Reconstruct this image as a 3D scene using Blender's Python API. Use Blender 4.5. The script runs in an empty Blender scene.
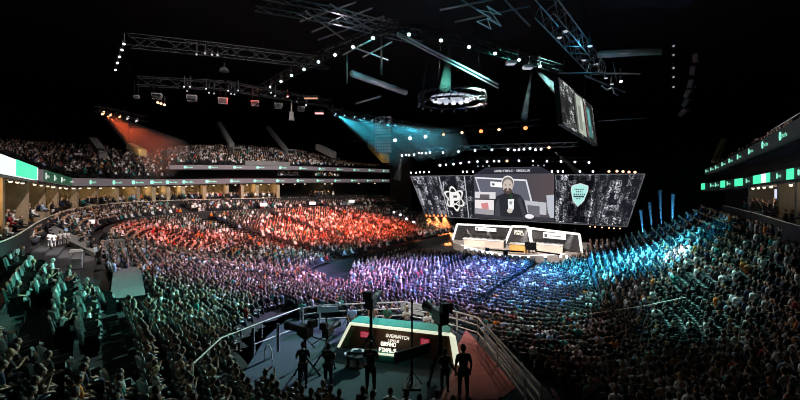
import bpy, bmesh, math, random
import numpy as np
from mathutils import Vector, Matrix
random.seed(7); rng = np.random.default_rng(7)
S = bpy.context.scene
COL = S.collection
ZC, PYH, FPX = 10.0, 182.0, 400.0
# ---------------------------------------------------------------- placement helpers (world metres; arena axis u = towards the stage, v = to the right)
def uv(u, v, z=0.0): return Vector((.555*u+.832*v, .832*u-.555*v, z))
def to_uv(x, y): return .555*x+.832*y, .832*x-.555*y
def at(px, py, Y): return Vector(((px-400)/FPX*Y, Y, ZC+(PYH-py)/FPX*Y))
def onz(px, py, z): return at(px, py, (z-ZC)*FPX/(PYH-py))
def onu(px, py, u):
    k = (px-400)/FPX; return at(px, py, u/(.832+.555*k))
def onv(px, py, v):
    k = (px-400)/FPX; return at(px, py, v/(.832*k-.555))
def proj(P):
    P = np.asarray(P); y = np.maximum(P[..., 1], .05)
    return 400+FPX*P[..., 0]/y, PYH-FPX*(P[..., 2]-ZC)/y
# ---------------------------------------------------------------- materials
def mat(name, col, rough=.6, metal=0., emit=0., ecol=None, noise=.25, scale=6., objcol=False, attr=None):
    m = bpy.data.materials.new(name); m.use_nodes = True
    nt = m.node_tree; b = nt.nodes['Principled BSDF']
    b.inputs['Roughness'].default_value = rough; b.inputs['Metallic'].default_value = metal
    src = None
    if objcol:
        n = nt.nodes.new('ShaderNodeObjectInfo'); src = n.outputs['Color']
    elif attr:
        n = nt.nodes.new('ShaderNodeAttribute'); n.attribute_name = attr; src = n.outputs['Color']
    if noise > 0:
        tc = nt.nodes.new('ShaderNodeTexCoord'); nz = nt.nodes.new('ShaderNodeTexNoise')
        nz.inputs['Scale'].default_value = scale; nz.inputs['Detail'].default_value = 3
        nt.links.new(tc.outputs['Object'], nz.inputs['Vector'])
        mr = nt.nodes.new('ShaderNodeMapRange'); mr.inputs['To Min'].default_value = 1-noise; mr.inputs['To Max'].default_value = 1+noise
        nt.links.new(nz.outputs['Fac'], mr.inputs['Value'])
        mx = nt.nodes.new('ShaderNodeMix'); mx.data_type = 'RGBA'; mx.blend_type = 'MULTIPLY'; mx.inputs[0].default_value = 1
        if src: nt.links.new(src, mx.inputs[6])
        else: mx.inputs[6].default_value = (*col, 1)
        nt.links.new(mr.outputs[0], mx.inputs[7]); nt.links.new(mx.outputs[2], b.inputs['Base Color'])
    elif src: nt.links.new(src, b.inputs['Base Color'])
    else: b.inputs['Base Color'].default_value = (*col, 1)
    if emit > 0:
        b.inputs['Emission Color'].default_value = (*(ecol or col), 1); b.inputs['Emission Strength'].default_value = emit
        m.cycles.emission_sampling = 'NONE' if emit != -1 else 'AUTO'
    return m
def led(name, strength=1.0, sample=False):          # a video wall: emits the picture stored face by face
    m = bpy.data.materials.new(name); m.use_nodes = True; nt = m.node_tree; nt.nodes.clear()
    o = nt.nodes.new('ShaderNodeOutputMaterial'); e = nt.nodes.new('ShaderNodeEmission'); a = nt.nodes.new('ShaderNodeAttribute')
    a.attribute_name = 'Pix'; e.inputs[1].default_value = strength
    nt.links.new(a.outputs['Color'], e.inputs[0]); nt.links.new(e.outputs[0], o.inputs[0])
    m.cycles.emission_sampling = 'AUTO' if sample else 'NONE'
    return m
def haze_mat(name, dens, col=(1, 1, 1), aniso=.3):
    m = bpy.data.materials.new(name); m.use_nodes = True; nt = m.node_tree; nt.nodes.clear()
    o = nt.nodes.new('ShaderNodeOutputMaterial'); v = nt.nodes.new('ShaderNodeVolumeScatter')
    v.inputs['Color'].default_value = (*col, 1); v.inputs['Density'].default_value = dens; v.inputs['Anisotropy'].default_value = aniso
    nt.links.new(v.outputs[0], o.inputs['Volume']); m.cycles.homogeneous_volume = True
    return m
def srgb(r, g, b):
    f = lambda c: (c/255/12.92 if c/255 <= .04045 else ((c/255+.055)/1.055)**2.4)
    return (f(r), f(g), f(b))
M = dict(
 concrete=mat('dark_concrete', (.022, .021, .022), .9), concrete2=mat('grey_concrete', (.16, .155, .15), .85), wallblack=mat('black_drape', (.006, .006, .007), .95),
 ceil=mat('ceiling_black', (.003, .003, .003), 1.), floor=mat('event_floor', (.02, .02, .022), .5), black=mat('black_metal', (.012, .012, .013), .5, .3),
 dark=mat('dark_plastic', (.02, .02, .022), .45), steel=mat('truss_aluminium', (.16, .165, .175), .45, .5), dimsteel=mat('catwalk_dull_steel', (.012, .0125, .014), .7, 0.), duct=mat('duct_galvanised', (.5, .5, .52), .4, .5),
 white=mat('white_paint', (.75, .75, .73), .5), rail=mat('rail_paint', (.8, .79, .72), .45), beige=mat('suite_wall', (.4, .31, .2), .7, noise=.55, scale=1.2), yellow=mat('stair_wall_yellow_lit', (.55, .42, .18), .7),  # yellow: warm light on the concrete stair walls is put into their colour
 seat=mat('seat_plastic', (.03, .05, .05), .4), seatg=mat('seat_fabric_grey', (.3, .38, .37), .6), teal=mat('teal_laminate', (.05, .42, .34), .4), brown=mat('desk_panel_brown', (.12, .055, .03), .5),
 deck=mat('stage_deck', (.75, .66, .62), .4), deckd=mat('platform_carpet', (.02, .05, .058), .9), red=mat('red_carpet', (.5, .16, .13), .8), pink=mat('pink_sign', (.75, .05, .1), .5, emit=.35),
 glow=mat('white_strip_light', (1, .97, .9), .5, emit=.95, noise=0), glowd=mat('desk_strip_light', (.95, 1, .75), .5, emit=.75, noise=0), text=mat('lit_lettering', (1, .93, .8), .5, emit=.9, noise=0),
 skin=mat('skin', (.42, .25, .17), .55), hair=mat('hair', (.03, .02, .015), .5, objcol=True), shirt=mat('shirt', (.5, .5, .5), .8, objcol=True), trousers=mat('trousers', (.03, .035, .05), .8, objcol=True),
 crowd=mat('crowd_clothes_and_skin', (.5, .5, .5), .75, attr='Tint', noise=0), wood=mat('desk_top', (.75, .62, .48), .4), gold=mat('gold_plinth', (.85, .5, .12), .4),
 screen=mat('monitor_screen', (.01, .01, .012), .2), lensglass=mat('camera_glass', (.01, .01, .02), .1), shoe=mat('black_shoe', (.012, .012, .012), .6))
M['dimsteel'].node_tree.nodes['Principled BSDF'].inputs['Specular IOR Level'].default_value = 0.05; M['black'].node_tree.nodes['Principled BSDF'].inputs['Specular IOR Level'].default_value = 0.2
def lens_mat(name, c, e): return mat(name, c, .5, emit=e, noise=0)
LENS = dict(white=lens_mat('lamp_white', (.86, .95, 1), 7), warm=lens_mat('lamp_warm', (1, .55, .3), 2.6), orange=lens_mat('lamp_orange', (1, .22, .06), 3), cyan=lens_mat('lamp_cyan', (.55, .93, 1), 3),
 mint=lens_mat('lamp_mint', (.6, 1, .93), 5), dim=lens_mat('lamp_dim', (.8, .85, .9), .5), red=lens_mat('lamp_red', (1, .25, .18), 4), suite=lens_mat('lamp_suite', (1, .9, .68), 1.7))
# ---------------------------------------------------------------- mesh builder
class MB:
    def __init__(s): s.v = []; s.f = []; s.mi = []; s.cur = 0
    def add(s, vs, fs):
        b = len(s.v); s.v += [tuple(x) for x in vs]; s.f += [tuple(b+i for i in f) for f in fs]; s.mi += [s.cur]*len(fs); return s
    def box(s, c, d, R=None):
        c = Vector(c); x, y, z = d[0]/2, d[1]/2, d[2]/2
        vs = [Vector(p) for p in ((-x,-y,-z),(x,-y,-z),(x,y,-z),(-x,y,-z),(-x,-y,z),(x,-y,z),(x,y,z),(-x,y,z))]
        if R is not None: vs = [R @ v for v in vs]
        return s.add([v+c for v in vs], [(0,3,2,1),(4,5,6,7),(0,1,5,4),(1,2,6,5),(2,3,7,6),(3,0,4,7)])
    def hexa(s, p): return s.add(p, [(0,3,2,1),(4,5,6,7),(0,1,5,4),(1,2,6,5),(2,3,7,6),(3,0,4,7)])
    def tube(s, a, b, r, n=6, r2=None, cap=True):
        a = Vector(a); b = Vector(b); d = (b-a); 
        if d.length < 1e-6: return s
        q = d.to_track_quat('Z', 'Y').to_matrix(); r2 = r if r2 is None else r2; vs = []
        for P, rr in ((a, r), (b, r2)):
            for k in range(n):
                t = 2*math.pi*k/n; vs.append(P+q @ Vector((rr*math.cos(t), rr*math.sin(t), 0)))
        fs = [(k, (k+1) % n, n+(k+1) % n, n+k) for k in range(n)]
        if cap: fs += [tuple(range(n-1, -1, -1)), tuple(range(n, 2*n))]
        return s.add(vs, fs)
    def path(s, pts, r, n=6):
        for a, b in zip(pts, pts[1:]): s.tube(a, b, r, n)
        return s
    def sphere(s, c, r, n=10, m=6, sc=(1,1,1)):
        c = Vector(c); vs = [c+Vector((0,0,-r*sc[2]))]
        for i in range(1, m):
            ph = -math.pi/2+math.pi*i/m
            for k in range(n):
                t = 2*math.pi*k/n; vs.append(c+Vector((r*sc[0]*math.cos(ph)*math.cos(t), r*sc[1]*math.cos(ph)*math.sin(t), r*sc[2]*math.sin(ph))))
        vs.append(c+Vector((0,0,r*sc[2]))); L = len(vs)-1
        fs = [(0, 1+(k+1) % n, 1+k) for k in range(n)]
        for i in range(m-2):
            for k in range(n): fs.append((1+i*n+k, 1+i*n+(k+1) % n, 1+(i+1)*n+(k+1) % n, 1+(i+1)*n+k))
        fs += [(1+(m-2)*n+k, 1+(m-2)*n+(k+1) % n, L) for k in range(n)]
        return s.add(vs, fs)
    def prism(s, poly, off):            # closed polygon (3-D points) pushed along off
        off = Vector(off); n = len(poly); p = [Vector(q) for q in poly]
        return s.add(p+[q+off for q in p], [tuple(range(n-1, -1, -1)), tuple(range(n, 2*n))]+[(k, (k+1) % n, n+(k+1) % n, n+k) for k in range(n)])
    def mesh(s, name, mats):
        me = bpy.data.meshes.new(name); me.from_pydata(s.v, [], s.f); 
        for m in (mats if isinstance(mats, (list, tuple)) else [mats]): me.materials.append(m)
        me.polygons.foreach_set('material_index', s.mi); me.update(); return me
    def build(s, name, mats, parent=None, smooth=False, origin=None):
        if origin is not None:
            o = Vector(origin); s.v = [tuple(Vector(v)-o) for v in s.v]
        me = s.mesh(name, mats)
        if smooth: me.polygons.foreach_set('use_smooth', [True]*len(me.polygons))
        ob = bpy.data.objects.new(name, me); COL.objects.link(ob); ob.parent = parent
        if origin is not None: ob.location = o
        return ob
def tag(o, label, cat, group=None, kind=None):
    if label: o['label'] = label
    if cat: o['category'] = cat
    if group: o['group'] = group
    if kind: o['kind'] = kind
    return o
def empty(name, loc, rz=0, label=None, cat=None, group=None):
    o = bpy.data.objects.new(name, None); COL.objects.link(o); o.location = loc; o.rotation_euler = (0, 0, rz); o.empty_display_size = .2
    return tag(o, label, cat, group)
def struct(o): o['kind'] = 'structure'; return o
def copy_tree(o, parent=None):
    c = o.copy(); COL.objects.link(c)
    if parent is not None: c.parent = parent
    for ch in list(o.children): copy_tree(ch, c)
    return c
ORD = ['first','second','third','fourth','fifth','sixth','seventh','eighth','ninth','tenth','eleventh','twelfth','thirteenth','fourteenth','fifteenth','sixteenth','seventeenth','eighteenth','nineteenth']
def nth(i):
    if i < 19: return ORD[i]
    n = i+1; t = ['twentieth','thirtieth','fortieth','fiftieth','sixtieth','seventieth'][n//10-2]
    return t if n % 10 == 0 else t[:-4]+('y-')+ORD[n % 10-1]
def face_mesh(name, verts, quads, cols, material, parent=None):      # many quads, one stored colour each
    me = bpy.data.meshes.new(name); nv, nf = len(verts), len(quads)
    me.vertices.add(nv); me.vertices.foreach_set('co', np.asarray(verts, np.float32).ravel())
    me.loops.add(nf*4); me.loops.foreach_set('vertex_index', np.asarray(quads, np.int32).ravel())
    me.polygons.add(nf); me.polygons.foreach_set('loop_start', np.arange(nf, dtype=np.int32)*4)
    me.update(calc_edges=True); me.materials.append(material)
    a = me.attributes.new('Pix', 'FLOAT_COLOR', 'FACE'); c = np.ones((nf, 4), np.float32); c[:, :3] = cols; a.data.foreach_set('color', c.ravel())
    ob = bpy.data.objects.new(name, me); COL.objects.link(ob); ob.parent = parent; return ob
def raster_panel(name, TL, TR, BL, BR, img, material, parent=None, mask=None):
    H, W = img.shape[:2]; TL, TR, BL, BR = [np.array(p) for p in (TL, TR, BL, BR)]
    t = np.linspace(0, 1, W+1)[None, :, None]; s = np.linspace(0, 1, H+1)[:, None, None]
    P = (1-s)*((1-t)*TL+t*TR)+s*((1-t)*BL+t*BR); idx = np.arange((H+1)*(W+1)).reshape(H+1, W+1)
    q = np.stack([idx[:-1, :-1], idx[1:, :-1], idx[1:, 1:], idx[:-1, 1:]], -1).reshape(-1, 4); c = img.reshape(-1, 3)
    if mask is not None: k = mask.reshape(-1); q = q[k]; c = c[k]
    return face_mesh(name, P.reshape(-1, 3), q, c, material, parent)
# tiny 5x7 lettering for displays
FONT = {'A':'01110 10001 10001 11111 10001 10001 10001','B':'11110 10001 10001 11110 10001 10001 11110','D':'11110 10001 10001 10001 10001 10001 11110','E':'11111 10000 10000 11110 10000 10000 11111','F':'11111 10000 10000 11110 10000 10000 10000',
'G':'01111 10000 10000 10011 10001 10001 01111','H':'10001 10001 10001 11111 10001 10001 10001','I':'111 010 010 010 010 010 111','K':'10001 10010 10100 11000 10100 10010 10001','L':'10000 10000 10000 10000 10000 10000 11111','N':'10001 11001 11001 10101 10011 10011 10001',
'O':'01110 10001 10001 10001 10001 10001 01110','R':'11110 10001 10001 11110 10100 10010 10001','S':'01111 10000 10000 01110 00001 00001 11110','T':'11111 00100 00100 00100 00100 00100 00100','U':'10001 10001 10001 10001 10001 10001 01110','V':'10001 10001 10001 10001 01010 01010 00100','W':'10001 10001 10001 10101 10101 11011 10001',
'Y':'10001 10001 01010 00100 00100 00100 00100','C':'01111 10000 10000 10000 10000 10000 01111','-':'00000 00000 00000 11111 00000 00000 00000',' ':'000 000 000 000 000 000 000','p':'00000 00000 11110 10001 11110 10000 10000','o':'00000 00000 01110 10001 10001 10001 01110','t':'00100 00100 01110 00100 00100 00100 00011','i':'1 0 1 1 1 1 1','f':'0011 0100 1110 0100 0100 0100 0100','y':'00000 00000 10001 10001 01111 00001 01110'}
def bitmap(txt):
    cols = []
    for ch in txt:
        r = FONT[ch].split(); cols.append(np.array([[int(x) for x in row] for row in r])); cols.append(np.zeros((7, 1), int))
    return np.concatenate(cols[:-1], 1)
def lettering(txt, TL, right, down, h, material, name, parent, push=None):   # raised letters on a surface
    b = bitmap(txt); px = h/7; r = Vector(right).normalized(); d = Vector(down).normalized(); n = Vector(push) if push else r.cross(d)*.02; mb = MB()
    for j in range(7):
        i = 0
        while i < b.shape[1]:
            if b[j, i]:
                k = i
                while k < b.shape[1] and b[j, k]: k += 1
                p = [Vector(TL)+r*(i*px)+d*(j*px), Vector(TL)+r*(k*px)+d*(j*px), Vector(TL)+r*(k*px)+d*((j+1)*px), Vector(TL)+r*(i*px)+d*((j+1)*px)]
                mb.prism(p, n); i = k
            else: i += 1
    return mb.build(name, material, parent)
def inpoly(px, py, poly):
    c = np.zeros(np.shape(px), bool); n = len(poly); j = n-1
    for i in range(n):
        xi, yi = poly[i]; xj, yj = poly[j]
        if yi != yj: c ^= ((yi > py) != (yj > py)) & (px < (xj-xi)*(py-yi)/(yj-yi)+xi)
        j = i
    return c
# ---------------------------------------------------------------- camera and picture settings
cam = bpy.data.cameras.new('camera'); cam.sensor_width = 36; cam.lens = 18; cam.shift_y = -(200-PYH)/800; cam.clip_end = 500
co = bpy.data.objects.new('camera', cam); COL.objects.link(co); co.location = (0, 0, ZC); co.rotation_euler = (math.pi/2, 0, 0); S.camera = co
S.view_settings.view_transform = 'Standard'; S.view_settings.look = 'None'; S.view_settings.exposure = 0; S.view_settings.gamma = 1
try: S.view_settings.use_curve_mapping = False
except Exception: pass
W = bpy.data.worlds.new('World'); S.world = W; W.use_nodes = True; W.node_tree.nodes['Background'].inputs[0].default_value = (.25, .32, .4, 1); W.node_tree.nodes['Background'].inputs[1].default_value = .004
S.cycles.use_denoising = True; S.cycles.filter_width = 1.0; S.cycles.denoising_prefilter = 'FAST'; S.cycles.max_bounces = 4; S.cycles.diffuse_bounces = 2; S.cycles.glossy_bounces = 2; S.cycles.volume_bounces = 0; S.cycles.sample_clamp_indirect = 3
# ================================================================ SEATING BOWL
FR = np.array([(66,-32),(55,-31.5),(44,-31),(34,-31),(28,-29.5),(26,-27),(25,-23),(25,-18),(25,-12),(25,-8),(27,-5),(30,-3.5),(36,-4.5),(46,-6.5),(61,-9)], float)
BK = np.array([(70,-49),(56,-56),(42.4,-60),(31,-63),(22,-60),(14.5,-51),(9.8,-40),(5,-28),(0,-14),(-4,-3),(-1,7),(14,9.5),(28,7),(45,5),(60,4)], float)
def cr(P, s):
    s = np.clip(np.asarray(s, float), 0, len(P)-1-1e-6); i = s.astype(int); f = (s-i)[..., None]; n = len(P)-1
    p0, p1, p2, p3 = P[np.maximum(i-1, 0)], P[i], P[np.minimum(i+1, n)], P[np.minimum(i+2, n)]
    return .5*(2*p1+(p2-p0)*f+(2*p0-5*p1+4*p2-p3)*f**2+(3*p1-p0-3*p2+p3)*f**3)
def uv2(P, z): return np.stack([.555*P[..., 0]+.832*P[..., 1], .832*P[..., 0]-.555*P[..., 1], np.broadcast_to(z, P.shape[:-1])], -1)
NR = 36
def zrow(t): return .9+5.6*np.asarray(t)**1.6
def bowl(s, t):
    s, t = np.broadcast_arrays(np.asarray(s, float), np.asarray(t, float)); F, B = cr(FR, s), cr(BK, s)
    return uv2(F+(B-F)*t[..., None], zrow(t))
_gs, _gt = np.meshgrid(np.linspace(0, 14, 561), np.linspace(0, 1, 121), indexing='ij'); _gp = bowl(_gs, _gt); _gx, _gy = proj(_gp)
def on_bowl(px, py):           # the seating surface seen at this point of the photo
    d = (_gx-px)**2+(_gy-py)**2+np.where(_gp[..., 1] < 3, 1e9, 0); k = np.unravel_index(np.argmin(d), d.shape); return _gs[k], _gt[k], Vector(_gp[k])
# the broadcast platform is cut into the seating at the back of the floor
PLAT = [(-6.6, 23.9), (1.9, 23.3), (4.6, 20.7), (5.6, 16.0), (6.2, 11.5), (-4.6, 11.5), (-6.6, 16.5), (-7.0, 21)]
PZ = 1.9
def terrace():
    ss = np.linspace(0, 14, 421); verts = []; quads = []
    n = len(ss)
    for r in range(NR):
        z = float(zrow((r+.0)/NR)); P0 = bowl(ss, r/NR); P1 = bowl(ss, (r+1)/NR); z2 = float(zrow((r+1)/NR))
        b = len(verts)
        for P, zz in ((P0, z), (P1, z), (P1, z2)):
            Q = P.copy(); Q[:, 2] = zz; verts += Q.tolist()
        for i in range(n-1):
            c = (P0[i]+P1[i+1])/2
            if inpoly(c[0], c[1], PLAT) : continue
            quads += [(b+i, b+i+1, b+n+i+1, b+n+i), (b+n+i, b+n+i+1, b+2*n+i+1, b+2*n+i)]
    # front wall and the two open ends
    P0 = bowl(ss, 0); b = len(verts); verts += [(p[0], p[1], 0) for p in P0]+[(p[0], p[1], .9) for p in P0]
    quads += [(b+i, b+i+1, b+n+i+1, b+n+i) for i in range(n-1)]
    tt = np.linspace(0, 1, NR+1)
    for s in (0, 14):
        P = bowl(np.full(NR+1, s), tt); b = len(verts); verts += [(p[0], p[1], 0) for p in P]+P.tolist(); m = NR+1
        quads += [(b+i, b+i+1, b+m+i+1, b+m+i) for i in range(NR)]
    mb = MB(); mb.v = [tuple(v) for v in verts]; mb.f = quads; mb.mi = [0]*len(quads)
    struct(mb.build('seating_terrace', M['concrete']))
terrace()
# ---------------------------------------------------------------- seats: where they are, which are taken
AISLES = [on_bowl(*p)[0] for p in ((271,244),(325,237),(363,226),(222,230),(150,262),(640,285),(676,262),(700,300))]
BLOCKS = [[(18,250),(46,262),(21,299),(2,287)], [(48,265),(76,277),(63,324),(38,321)], [(79,280),(108,290),(108,336),(84,334)]]
REG = [(-90,262),(-5,243),(42,233),(70,244),(104,262),(112,292),(128,330),(131,374),(100,366),(60,352),(5,330),(-90,300)]
SLAB = [(110,268),(134,268),(147,302),(108,302)]
SLOPEWALL = [(40,226),(58,226),(104,252),(98,262),(42,236)]
seatpos = []     # x, y, z, heading, px, py, row, taken
for r in range(NR-1):
    t = (r+.45)/NR; ss = np.linspace(0, 14, 2801); P = bowl(ss, t); P[:, 2] = zrow(r/NR)
    L = np.linalg.norm(cr(BK, ss)-cr(FR, ss), axis=1); arc = np.concatenate([[0], np.cumsum(np.linalg.norm(np.diff(P, axis=0), axis=1))])
    a = .3
    while a < arc[-1]-.2:
        i = int(np.searchsorted(arc, a)); a += .475*(.8 if 5.5 < ss[min(i, 2800)] < 8.6 else 1.)
        m = max(1, math.ceil(.58/(L[i]/NR)))
        if r % m: continue
        p = P[i]; s = ss[i]
        if any(abs(arc[i]-np.interp(q, ss, arc)) < .62 for q in AISLES): continue
        if .765 < t < .82 and s < 6.2: continue
        px, py = proj(p+np.array([0, 0, .7]))
        if p[1] < 2.5 or px < -120 or px > 900 or py > 470: continue
        if inpoly(p[0], p[1], [(x*1.08, y+(.6 if y > 15 else 0)) for x, y in PLAT]): continue
        inR = bool(inpoly(px, py, REG)); blk = [bool(inpoly(px, py, b)) for b in BLOCKS]
        if inpoly(px, py, SLAB) or inpoly(px, py, SLOPEWALL): continue
        if inR and not any(blk): continue
        if p[0]**2+p[1]**2 < 5.5**2: continue
        u, v = to_uv(p[0], p[1]); f = cr(FR, s)-cr(BK, s); f /= np.linalg.norm(f); g = np.array([56-u, -19-v]); g /= np.linalg.norm(g); h = f*.6+g*.4
        hx, hy = .555*h[0]+.832*h[1], .832*h[0]-.555*h[1]
        taken = rng.random() < (.28 if inR else .93 if px < 690 else .78)
        if inpoly(px, py, [(655,300),(700,262),(718,300),(700,350),(672,352)]) and rng.random() < .75: taken = False
        if 2 < px < 132 and 322 < py < 385 and not inR and py < 350+(px-60)*.32+12 : taken = rng.random() < .1
        seatpos.append([p[0]+rng.normal(0, .03), p[1]+rng.normal(0, .03), p[2], math.atan2(-hx, hy)+rng.normal(0, .12), px, py, r, taken])
# floor seats in front of the stage
floorpos = []
for u in np.arange(26.6, 56.5, .85):
    for v in np.arange(-29.2, -3, .47):
        q = uv(u, v); px, py = proj(np.array(q))
        vr = np.interp(u, [25, 27, 30, 36, 46, 61], [-8, -5, -3.6, -4.6, -6.6, -9.1])-.15
        if v > vr or (v < -22 and u > 44 and v < -32.5+(u-44)*.35) or (v < -9.6 and u > 47.6-.0165*(v+18)**2) : continue
        if abs(v+19+.0) < .01 or abs((v+28.8) % 8.2) < 1.0 or inpoly(px, py, [(286,312),(290,283),(338,262),(352,276),(344,300),(332,312)]): continue
        if inpoly(q.x, q.y, [(x*1.06, y+.5) for x, y in PLAT]): continue
        g = np.array([56-u, -19-v]); hx, hy = .555*g[0]+.832*g[1], .832*g[0]-.555*g[1]
        floorpos.append([q.x+rng.normal(0, .05), q.y+rng.normal(0, .05), 0., math.atan2(-hx, hy)+rng.normal(0, .15), px, py-.7*400/q.y, 100, rng.random() < .95])
# upper tier: depth of the building front along each bearing
RPX = [-60,0,36,70,120,180,250,320,392]; RD = [15,20,30,42,54,62,68,76,86]
def RDEP(px): return np.interp(px, RPX, RD)
upos = []
def top_py(px): return np.interp(px, [-60,0,60,100,150,185,230,300,350,392], [122,134,138,141,146,141,140,146,158,168])
def UD(px): return np.interp(px, [-60,0,36,70,120,180,250,320,392], [40,43,47,51,57,63,69,77,87])
def deck0_z(px): return ZC+(PYH-np.interp(px, [-60,0,36,70,165,172,392], [140,157,169,178,180,165.5,169]))/400*UD(px)
for r in range(20):
    t = (r+.5)/20; a = -30.
    while a < 390:
        Y = UD(a)*(1+.22*t)+.3; a += .43/Y*400
        z0 = deck0_z(a); z1 = max(ZC+(PYH-top_py(a)-2)/400*UD(a)*1.2-1.2, z0+.3); z = z0+(z1-z0)*t
        if a > 340 and t > .8: continue
        p = at(a, 0, Y); g = uv(50, -20)-p
        upos.append([p.x, Y, z, math.atan2(-g.x, g.y)+rng.normal(0, .2), a, 0, 200, rng.random() < (.66 if 168 < a < 320 else .56)])
# ---------------------------------------------------------------- spectators
TOPS = [('black',(.008,.008,.009),.44),('charcoal',(.022,.022,.024),.18),('navy',(.01,.015,.05),.08),('white',(.92,.92,.92),.15),('grey',(.28,.28,.29),.05),('teal',(.02,.26,.24),.03),('red',(.4,.025,.025),.02),('orange',(.7,.22,.03),.02),('light blue',(.4,.58,.8),.03)]
HAIRS = [('black',(.008,.007,.006),.5),('brown',(.03,.016,.009),.36),('blond',(.36,.24,.11),.08),('grey',(.3,.3,.3),.03),('red',(.18,.05,.015),.03)]
def pick(L, n): w = np.array([x[2] for x in L]); return rng.choice(len(L), n, p=w/w.sum())
def ico(sub):
    bm = bmesh.new(); bmesh.ops.create_icosphere(bm, subdivisions=sub, radius=1); bm.verts.ensure_lookup_table()
    v = np.array([x.co[:] for x in bm.verts]); f = [tuple(q.index for q in x.verts) for x in bm.faces]; bm.free(); return v, f
def person_template(near):
    V, F, K = [], [], []          # K: 0 shirt 1 skin 2 hair 3 trousers
    def add(v, f, k):
        b = len(V); V.extend([tuple(x) for x in v]); F.extend([tuple(b+i for i in q) for q in f]); K.extend(k if isinstance(k, list) else [k]*len(v))
    HF = [(0,3,2,1),(4,5,6,7),(0,1,5,4),(1,2,6,5),(2,3,7,6),(3,0,4,7)]
    def frus(a, wa, da, b, wb, db, k):
        add([(a[0]-wa,a[1]-da,a[2]),(a[0]+wa,a[1]-da,a[2]),(a[0]+wa,a[1]+da,a[2]),(a[0]-wa,a[1]+da,a[2]),(b[0]-wb,b[1]-db,b[2]),(b[0]+wb,b[1]-db,b[2]),(b[0]+wb,b[1]+db,b[2]),(b[0]-wb,b[1]+db,b[2])], HF, k)
    v, f = ico(2 if near else 1); kk = [1 if (p[1] > -.05 and p[2] < .45) else 2 for p in v]
    add(v*np.array([.092,.112,.135])+np.array([0,.05,1.24]), f, kk)
    frus((0,-.02,.44), .165, .11, (0,0,.85), .19, .11, 0); frus((0,0,.85), .19, .11, (0,.01,1.06), .15, .08, 0)
    frus((0,.02,1.05), .05, .05, (0,.04,1.16), .05, .05, 1)
    for sx in (-1, 1):
        frus((sx*.225,.02,.76), .04, .045, (sx*.185,.0,1.02), .05, .055, 0)
        if near:
            frus((sx*.225,.03,.74), .04, .04, (sx*.12,.34,.66), .032, .032, 1)
            frus((sx*.1,.02,.44), .075, .1, (sx*.13,.42,.44), .06, .09, 3); frus((sx*.14,.45,.08), .045, .05, (sx*.13,.42,.5), .06, .06, 3)
    if not near:
        add([(-.17,0,.43),(.17,0,.43),(.17,.45,.43),(-.17,.45,.43),(-.17,0,.57),(.17,0,.57),(.17,.47,.55),(-.17,.47,.55)], HF, 3)
        add([(-.2,.04,.68),(.2,.04,.68),(.13,.33,.62),(-.13,.33,.62),(-.2,.04,.76),(.2,.04,.76),(.13,.33,.70),(-.13,.33,.70)], HF, 0)
    return np.array(V), F, np.array(K)
def crowd_mesh(name, groups, material):
    VV, LI, LS, CC = [], [], [], []; nv = nl = 0
    for (tv, tf, tk), pos in groups:
        if not len(pos): continue
        pos0 = pos; pos = np.array([q[:4] for q in pos], float); n = len(pos); c, s = np.cos(pos[:, 3]), np.sin(pos[:, 3])
        sc = (rng.normal(1, .05, n)*np.array([np.interp(q[4], [120, 300, 440], [.74, .76, .9]) if len(q) > 4 and q[6] < 100 and q[1] < 34 else .72 if len(q) > 4 and q[6] == 200 else .9 for q in pos0]))[:, None]; lean = rng.normal(.0, .06, n)[:, None]
        x = tv[None, :, 0]*sc; y = tv[None, :, 1]*sc+lean*np.maximum(tv[None, :, 2]-.5, 0); z = .43+(tv[None, :, 2]-.45)*sc
        X = np.stack([x*c[:, None]-y*s[:, None]+pos[:, 0:1], x*s[:, None]+y*c[:, None]+pos[:, 1:2], z+pos[:, 2:3]], -1)
        top = np.array([t[1] for t in TOPS])[pick(TOPS, n)]*rng.uniform(.7, 1.15, (n, 1)); hair = np.array([t[1] for t in HAIRS])[pick(HAIRS, n)]; cap = rng.random(n) < .07; hair[cap] = top[cap]
        sk = np.array([(.62,.42,.32),(.5,.31,.21),(.3,.17,.1),(.1,.05,.03)])[rng.choice(4, n, p=[.45,.3,.15,.1])]; tr = np.array([(.008,.008,.009),(.012,.018,.04),(.1,.09,.07)])[rng.choice(3, n, p=[.6,.35,.05])]
        pal = np.stack([top, sk, hair, tr], 1); C = pal[:, tk]
        fl = np.concatenate([np.array(f) for f in tf]); fn = np.array([len(f) for f in tf])
        LI.append((fl[None, :]+(np.arange(n)*len(tv))[:, None]+nv).ravel()); st = np.concatenate([[0], np.cumsum(fn)[:-1]]); LS.append((st[None, :]+(np.arange(n)*len(fl))[:, None]+nl).ravel())
        VV.append(X.reshape(-1, 3)); CC.append(C.reshape(-1, 3)); nv += n*len(tv); nl += n*len(fl)
    V, I, L, C = [np.concatenate(a) for a in (VV, LI, LS, CC)]
    me = bpy.data.meshes.new(name); me.vertices.add(len(V)); me.vertices.foreach_set('co', V.astype(np.float32).ravel()); me.loops.add(len(I)); me.loops.foreach_set('vertex_index', I.astype(np.int32)); me.polygons.add(len(L)); me.polygons.foreach_set('loop_start', L.astype(np.int32)); me.update(calc_edges=True)
    a = me.attributes.new('Tint', 'FLOAT_COLOR', 'POINT'); c = np.ones((len(V), 4), np.float32); c[:, :3] = C; a.data.foreach_set('color', c.ravel()); me.materials.append(material)
    o = bpy.data.objects.new(name, me); COL.objects.link(o); return o
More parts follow.
